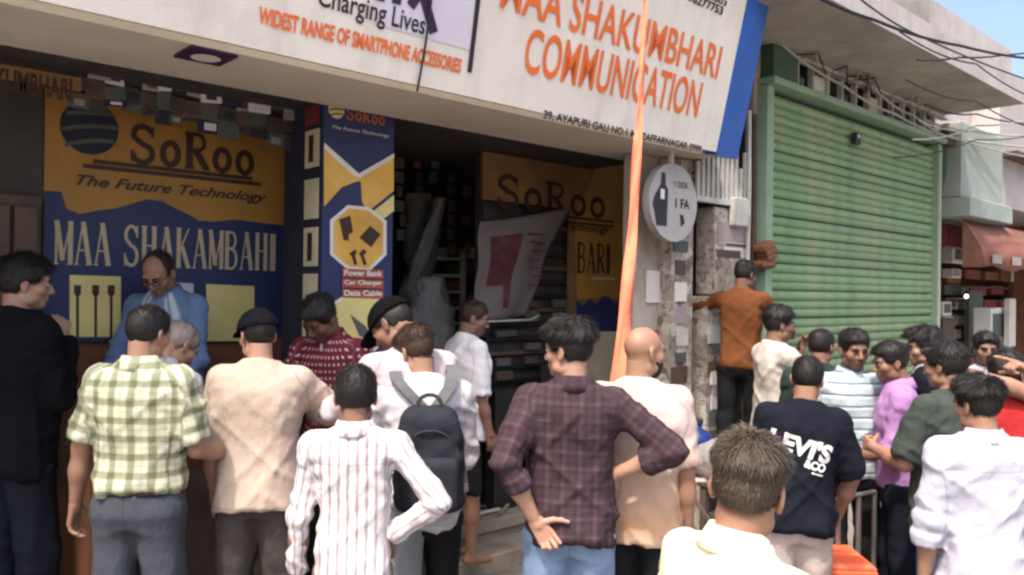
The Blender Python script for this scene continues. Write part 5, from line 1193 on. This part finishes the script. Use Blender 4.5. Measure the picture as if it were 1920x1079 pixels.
person('man in a green and white plaid short sleeved shirt with slate trousers', 284, 574, 3.203, face=-4, head=(-14, 10), L=((-.30, .0, -.95), (-.16, .10, -1)), Rr=((.22, .10, -.95), (.12, .95, -.25)), hr='hold', skin='skin_tan', hair=dict(ht=.016, hs=.012, amp=.003, n=1400, ln=.012), shirt=dict(mat='plaid_green', sleeve='tee', len=.86, hem=.955, collar=True, e=.008), pants=dict(mat='trouser_slate', e=.010), belt='leather', fat=1.03)
person('grey haired man bending over the counter beside the green plaid shirt', 358, 612, 3.591, face=-18, head=(-14, 26), lean=14, L=((-.1, .5, -.8), (.1, .9, -.3)), Rr=((.15, .5, -.8), (-.1, .9, -.3)), skin='skin_light', hair=dict(mat='hair_old', ht=.014, hs=.010, n=1100, ln=.014), shirt=dict(mat='plaid_pale', sleeve='long', collar=True), pants=dict(mat='trouser_grey'))
person('man in a plain beige t-shirt wearing a smooth navy cap', 482, 582, 3.45, face=4, head=(36, 8), L=((-.16, -.02, -1), (.02, .22, -1)), Rr=((.42, .60, -.55), (.25, .95, -.15)), skin='skin_light', hair=dict(ht=.014, hs=.010, n=600, ln=.01), cap='cloth_navy', shirt=dict(mat='cloth_beige', sleeve='tee', len=1.02, hem=.83, fat=1.04, e=.010, fold=.6), pants=dict(mat='trouser_brown', e=.01), fat=1.03)
person('man in a dark red checked shirt looking down in front of the banner', 583, 560, 4.0, face=165, head=(-12, 28), lean=10, L=((-.3, .3, -.85), (.3, .8, -.5)), Rr=((.3, .3, -.85), (-.3, .8, -.5)), skin='skin_dark', hair=dict(ht=.032, hs=.016, n=900, ln=.025), shirt=dict(mat='check_red', sleeve='long', collar=True), stub=.25)
person('man in a black peaked cap bending left over the counter', 716, 570, 3.55, face=38, head=(26, 24), lean=16, L=((-.25, .7, -.6), (.1, .95, -.2)), Rr=((.25, .5, -.8), (-.1, .9, -.3)), skin='skin_brown', hair=dict(ht=.012, hs=.010, n=500, ln=.012), cap='cloth_black', shirt=dict(mat='cloth_pinkish', sleeve='long'), stub=.3, pants=dict(mat='trouser_grey'))
bp = person('young man in a white shirt carrying a dark backpack', 768, 611, 3.4, face=8, head=(40, 22), L=((-.3, .35, -.9), (.2, .9, -.2)), Rr=((.12, .25, -1), (.0, .9, -.3)), skin='skin_tan', hair=dict(mat='hair_brown', ht=.026, hs=.008, n=1800, ln=.022, amp=.007), shirt=dict(mat='cloth_white', sleeve='long', hem=.84, e=.004), pants=dict(mat='trouser_black'), fat=.95)
person('barefoot shopkeeper in a white t-shirt and dark shorts looking right', 897, 566, 5, face=-62, head=(-24, 12), lean=4, L=((-.1, .1, -1), (.05, .3, -.9)), Rr=((.1, .05, -1), (.05, .25, -.95)), skin='skin_brown', hair=dict(mat='hair_brown', ht=.016, hs=.010, n=500, ln=.012), shirt=dict(mat='cloth_bright', sleeve='tee', len=1.0, hem=.82, fat=1.06), pants=dict(mat='trouser_black', leg=.46), stub=.3, shoes=False, floor=.07, fat=1.12)
person('boy in a white shirt with thin grey stripes with one hand on his hip', 668, 684, 2.85, face=6, head=(4, 6), L=((-.20, .05, -1), (-.02, .16, -1)), Rr=((.62, -.22, -.74), (-.66, .24, -.50)), hr='hip', pr=((-.75, .05, -.6), (-.2, .9, .2)), skin='skin_brown', hair=dict(ht=.016, hs=.013, amp=.003, n=2200, ln=.012, nz=-.075), shirt=dict(mat='stripe_boy', sleeve='long', hem=.80, collar=True, e=.0, wave=.012, fold=.75), pants=dict(mat='trouser_navy'), fat=.90, head_sc=.99)
person('young man in a dark plaid shirt looking left with a hand behind his hip', 1066, 597, 3.15, face=-3, head=(58, 4), side=1, L=((-.30, -.55, -.75), (.36, .10, -.72)), Rr=((.78, -.25, -.60), (-.85, .30, -.45)), hl='hip', pl=((.55, -.08, -.75), (.1, -1, .1)), hr='hip', pr=((-.8, .2, -.5), (-.2, .9, .2)), skin='skin_light', hair=dict(ht=.036, hs=.012, amp=.013, n=3200, ln=.034, freq=22), shirt=dict(mat='plaid_dark', sleeve='roll', hem=.85, collar=True, e=.008, fat=1.03, wave=.014), pants=dict(mat='jeans_light', e=.008))
person('bald man in a faded peach t-shirt and black trousers', 1208, 614, 3.35, face=-16, head=(-46, 4), L=((-.16, -.05, -1), (.3, .15, -.95)), Rr=((.14, .0, -1), (.02, .15, -1)), skin='skin_tan', hair=dict(ht=0, n=0), shirt=dict(mat='tee_peach', sleeve='tee', len=.95, hem=.80, fat=1.05, e=.006, fold=.7), beard=True, pants=dict(mat='trouser_black', e=.012), fat=1.06)
person('close young man with grey brown hair and a sunlit pale yellow shirt', 1416, 812, 1.72, face=-60, lean=12, head=(32, -6), fat=.9, skin='skin_tan', hair=dict(mat='hair_grey', ht=.024, hs=.006, amp=.008, n=9000, ln=.020, nz=-.045, freq=26, up=.12), shirt=dict(mat='cloth_yellowish', sleeve='tee', collar=True), head_sc=1.0, res=.011)
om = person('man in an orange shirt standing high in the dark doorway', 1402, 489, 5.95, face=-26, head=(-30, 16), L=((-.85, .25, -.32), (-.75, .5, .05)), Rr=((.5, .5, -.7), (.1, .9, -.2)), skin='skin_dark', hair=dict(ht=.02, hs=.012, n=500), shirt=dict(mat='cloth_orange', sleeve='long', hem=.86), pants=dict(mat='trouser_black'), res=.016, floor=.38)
person('man in a cream t-shirt in profile raising both hands to his mouth', 1462, 573, 5.5, face=-78, head=(-6, 4), L=((-.05, .65, -.75), (.2, .3, .95)), Rr=((.05, .65, -.78), (-.1, .42, .95)), hl='hold', hr='hold', skin='skin_brown', hair=dict(ht=.034, hs=.016, amp=.012, n=900, ln=.03), shirt=dict(mat='cloth_cream', sleeve='tee', hem=.84, e=.008), pants=dict(mat='trouser_grey'), res=.016, stub=.2)
person('man with short black hair in dark green behind the black lettered t-shirt', 1541, 617, 5, face=-14, head=(-34, 6), skin='skin_brown', hair=dict(ht=.016, hs=.012, amp=.003, n=700, ln=.012), shirt=dict(mat='cloth_dark_green', sleeve='tee'), res=.016, pants=dict(mat='trouser_grey'))
person('moustached man facing the camera in a grey blue striped polo shirt', 1603, 618, 4.55, face=176, head=(6, 8), skin='skin_brown', hair=dict(ht=.024, hs=.012, n=700), shirt=dict(mat='polo_stripe', sleeve='tee', collar=True, hem=.86), pants=dict(mat='trouser_black'), res=.014, stub=.45)
person('man in a purple shirt facing left among the group by the shutter', 1664, 640, 4.4, face=72, head=(14, 8), lean=3, L=((-.1, .2, -1), (.2, .95, -.2)), Rr=((.15, .15, -1), (-.25, .95, -.2)), hl='hold', skin='skin_brown', hair=dict(ht=.026, hs=.012, n=800), shirt=dict(mat='cloth_purple', sleeve='elbow', collar=True, hem=.88), pants=dict(mat='trouser_navy'), res=.014, stub=.35)
person('person with tousled black hair and a white collar at the shutter edge', 1728, 612, 4.987, face=60, head=(24, 6), skin='skin_light', hair=dict(ht=.040, hs=.026, amp=.014, n=1200, ln=.035), shirt=dict(mat='cloth_navy', sleeve='long', collar=True, cmat='cloth_white'), pants=dict(mat='trouser_black'), res=.016, stub=.3)
person('dark haired man in a dark green t-shirt and blue jeans with folded arms', 1768, 638, 3.85, face=24, head=(10, 6), lean=2, L=((-.22, .25, -.95), (.25, .92, .12)), Rr=((.2, .2, -1), (-.5, .85, -.1)), hl='fist', skin='skin_tan', hair=dict(ht=.028, hs=.020, amp=.008, n=1400, ln=.025, nz=-.085), shirt=dict(mat='cloth_green', sleeve='tee', len=.92, hem=.82, fat=1.06, e=.01), pants=dict(mat='jeans_blue', e=.014), fat=1.05)
person('man in a black t-shirt with large white lettering across the back', 1518, 668, 3.7, face=-6, head=(-22, 8), L=((-.25, .15, -1), (.2, .6, -.75)), Rr=((.3, .1, -1), (-.1, .5, -.85)), skin='skin_tan', hair=dict(ht=.014, hs=.010, amp=.003, n=1400, ln=.012), shirt=dict(mat='cloth_navy', sleeve='tee', len=.98, hem=.86, fat=1.06, e=.01), pants=dict(mat='trouser_beige', e=.01), lettering=[("LEVI'S", -.005, 1.275, .29, .095, -15), ('&CO', .06, 1.185, .10, .042, -15), ('---', .07, 1.145, .055, .008, -15)], fat=1.0, side=4)
person('man in a long white shirt with rolled cuff and wavy hair at the right', 1832, 704, 3.15, face=-3, head=(22, 4), L=((-.15, .02, -1), (-.05, .12, -1)), Rr=((.16, .25, -1), (.05, .7, -.7)), fat=.94, skin='skin_tan', hair=dict(ht=.032, hs=.012, amp=.014, n=3600, ln=.032, freq=22), shirt=dict(mat='cloth_lilac_white', sleeve='roll', hem=.72, collar=True, e=.012, fold=.9, wave=.015), pants=dict(mat='jeans_blue'))
person('man in a red t-shirt at the right edge behind the white shirt', 1888, 655, 3.938, face=-30, head=(-20, 4), skin='skin_brown', hair=dict(ht=.024, hs=.016, n=900), shirt=dict(mat='cloth_red_tee', sleeve='tee', e=.01), pants=dict(mat='trouser_black'), res=.015)
person('distant man with dark hair below the white cabinet at the far shop', 1850, 622, 5.6, face=150, head=(10, 5), skin='skin_brown', hair=dict(ht=.03, hs=.018, n=500), shirt=dict(mat='cloth_grey_blue', sleeve='tee'), res=.018, stub=.2)
person('person in plum shirt pointing left with a stretched arm at the right edge', 2110, 640, 3.5, face=84, head=(4, 4), L=((-.1, .9, .30), (-.05, 1, .50)), Rr=((.3, .8, .15), (.10, 1, .38)), hl='point', hr='point', pl=((0, 1, .4), (.2, 0, -1)), pr=((0, 1, .3), (-.2, 0, -1)), skin='skin_tan', hair=dict(ht=.024, hs=.014, n=600), shirt=dict(mat='cloth_plum', sleeve='tee', len=.7), res=.015)

# ------------------------------------------------------------------ backpack worn by the man in white
up, s, root = bp['up'], bp['s'], bp['root']
f = Field((-.22, -.40, .82), (.22, -.05, 1.42), .012)
def rbox(c, hx, hy, hz, r_): 
    c = np.array(c)
    def fn(P):
        q = np.abs(P - c) - np.array((hx - r_, hy - r_, hz - r_)); q[..., 0] = q[..., 0] + .03 * np.clip((P[..., 2] - 1.18) / .14, 0, 1)
        return np.linalg.norm(np.maximum(q, 0), axis=-1) + np.minimum(q.max(-1), 0) - r_
    return fn
f.add(rbox((0.02, -.205, 1.11), .145, .085, .215, .06), (-.22, -.4, .82), (.22, -.05, 1.42), .02, pad=0)
V, F = f.nets(); nr = vnormals(V, F); V = V + nr * ((vnoise(V * (1, 1, 1.6), 14) - .5) * .018)[:, None]
bag = make_mesh('backpack', V * s, F, None, M['bag_black'], {'pat': ('FLOAT_VECTOR', V), 'seam': ('FLOAT_VECTOR', np.full_like(V, .5))})
bag.location = root.location + Vector((0, 0, .045)); bag.rotation_euler = root.rotation_euler; tag(bag, 'dark backpack with grey straps on the back of the white shirt', 'backpack')
f = Field((-.2, -.42, .84), (.22, -.2, 1.2), .012); f.add(rbox((0.02, -.29, 1.02), .118, .045, .11, .035), (-.2, -.42, .84), (.22, -.2, 1.2), .01, pad=0); V, F = f.nets()
make_mesh('front_pocket', V * s, F, bag, M['bag_black'], {'pat': ('FLOAT_VECTOR', V), 'seam': ('FLOAT_VECTOR', np.full_like(V, .5))})
bvh = BVHTree.FromPolygons([tuple(v) for v in bp['shirt'][0]], [tuple(int(i) for i in q_) for q_ in bp['shirt'][1]])
for sg in (-1, 1):
    path = [(.02 + sg * .035, 1.315), (.015 + sg * .065, 1.35), (.01 + sg * .095, 1.385), (sg * .115, 1.42), (sg * .122, 1.445)]; V = []; Q = []
    for (x_, z_) in path:
        hit = bvh.ray_cast(Vector((x_ * s, -.9, z_ * s)), Vector((0, 1, 0))); y_ = (hit[0].y / s if hit[0] else -.03) - .010; Q.append((x_, y_, z_))
    Q[0] = (Q[0][0], min(Q[0][1], -.14), Q[0][2]); Q += [(sg * .124, .02, 1.468), (sg * .124, .085, 1.40), (sg * .125, .115, 1.28), (sg * .15, .06, 1.12), (sg * .165, -.10, .98)]
    b_ = MB(); w = .026
    for j, (p, q) in enumerate(zip(Q[:-1], Q[1:])):
        p, q = Vector(p) * s, Vector(q) * s; b_.prism([p + Vector((-w, 0, 0)), p + Vector((w, 0, 0)), q + Vector((w, 0, 0)), q + Vector((-w, 0, 0))], Vector((0, -.008 if j < 4 else .006, .006)))
    o = b_.build('strap', M['bag_strap'], bag); at_ = o.data.attributes.new('seam', 'FLOAT_VECTOR', 'POINT'); at_.data.foreach_set('vector', np.full(len(o.data.vertices) * 3, .5, np.float32))
b_ = MB(); b_.tube([Vector((.02 + .05 * math.cos(a_), -.19, 1.325 + .045 * math.sin(a_))) * s for a_ in np.linspace(0, math.pi, 8)], .008, 6).build('grab_handle', M['bag_strap'], bag)
b_ = MB(); b_.tube([Vector((.02 + .115 * math.cos(a_), -.298 + .02 * abs(math.cos(a_)), 1.12 + .12 * math.sin(a_))) * s for a_ in np.linspace(.1, math.pi - .1, 12)], .004, 5).build('zip', M['bag_strap'], bag)

# the step the man in orange stands on
st = tag(empty('step_stool', (om['X'], om['Y'], ground_z(om['X'], om['Y']))), 'low wooden step stool under the man in the orange shirt', 'stool'); hz_ = .38 - st.location.z
MB().box(-.24, .24, -.2, .2, hz_ - .04, hz_ - .002, bev=.008).build('tread', M['wood_dark'], st)
for sx_ in (-.2, .2):
    for sy_ in (-.16, .16): MB().box(sx_ - .025, sx_ + .025, sy_ - .025, sy_ + .025, -.05, hz_ - .042).build('leg', M['wood_dark'], st)
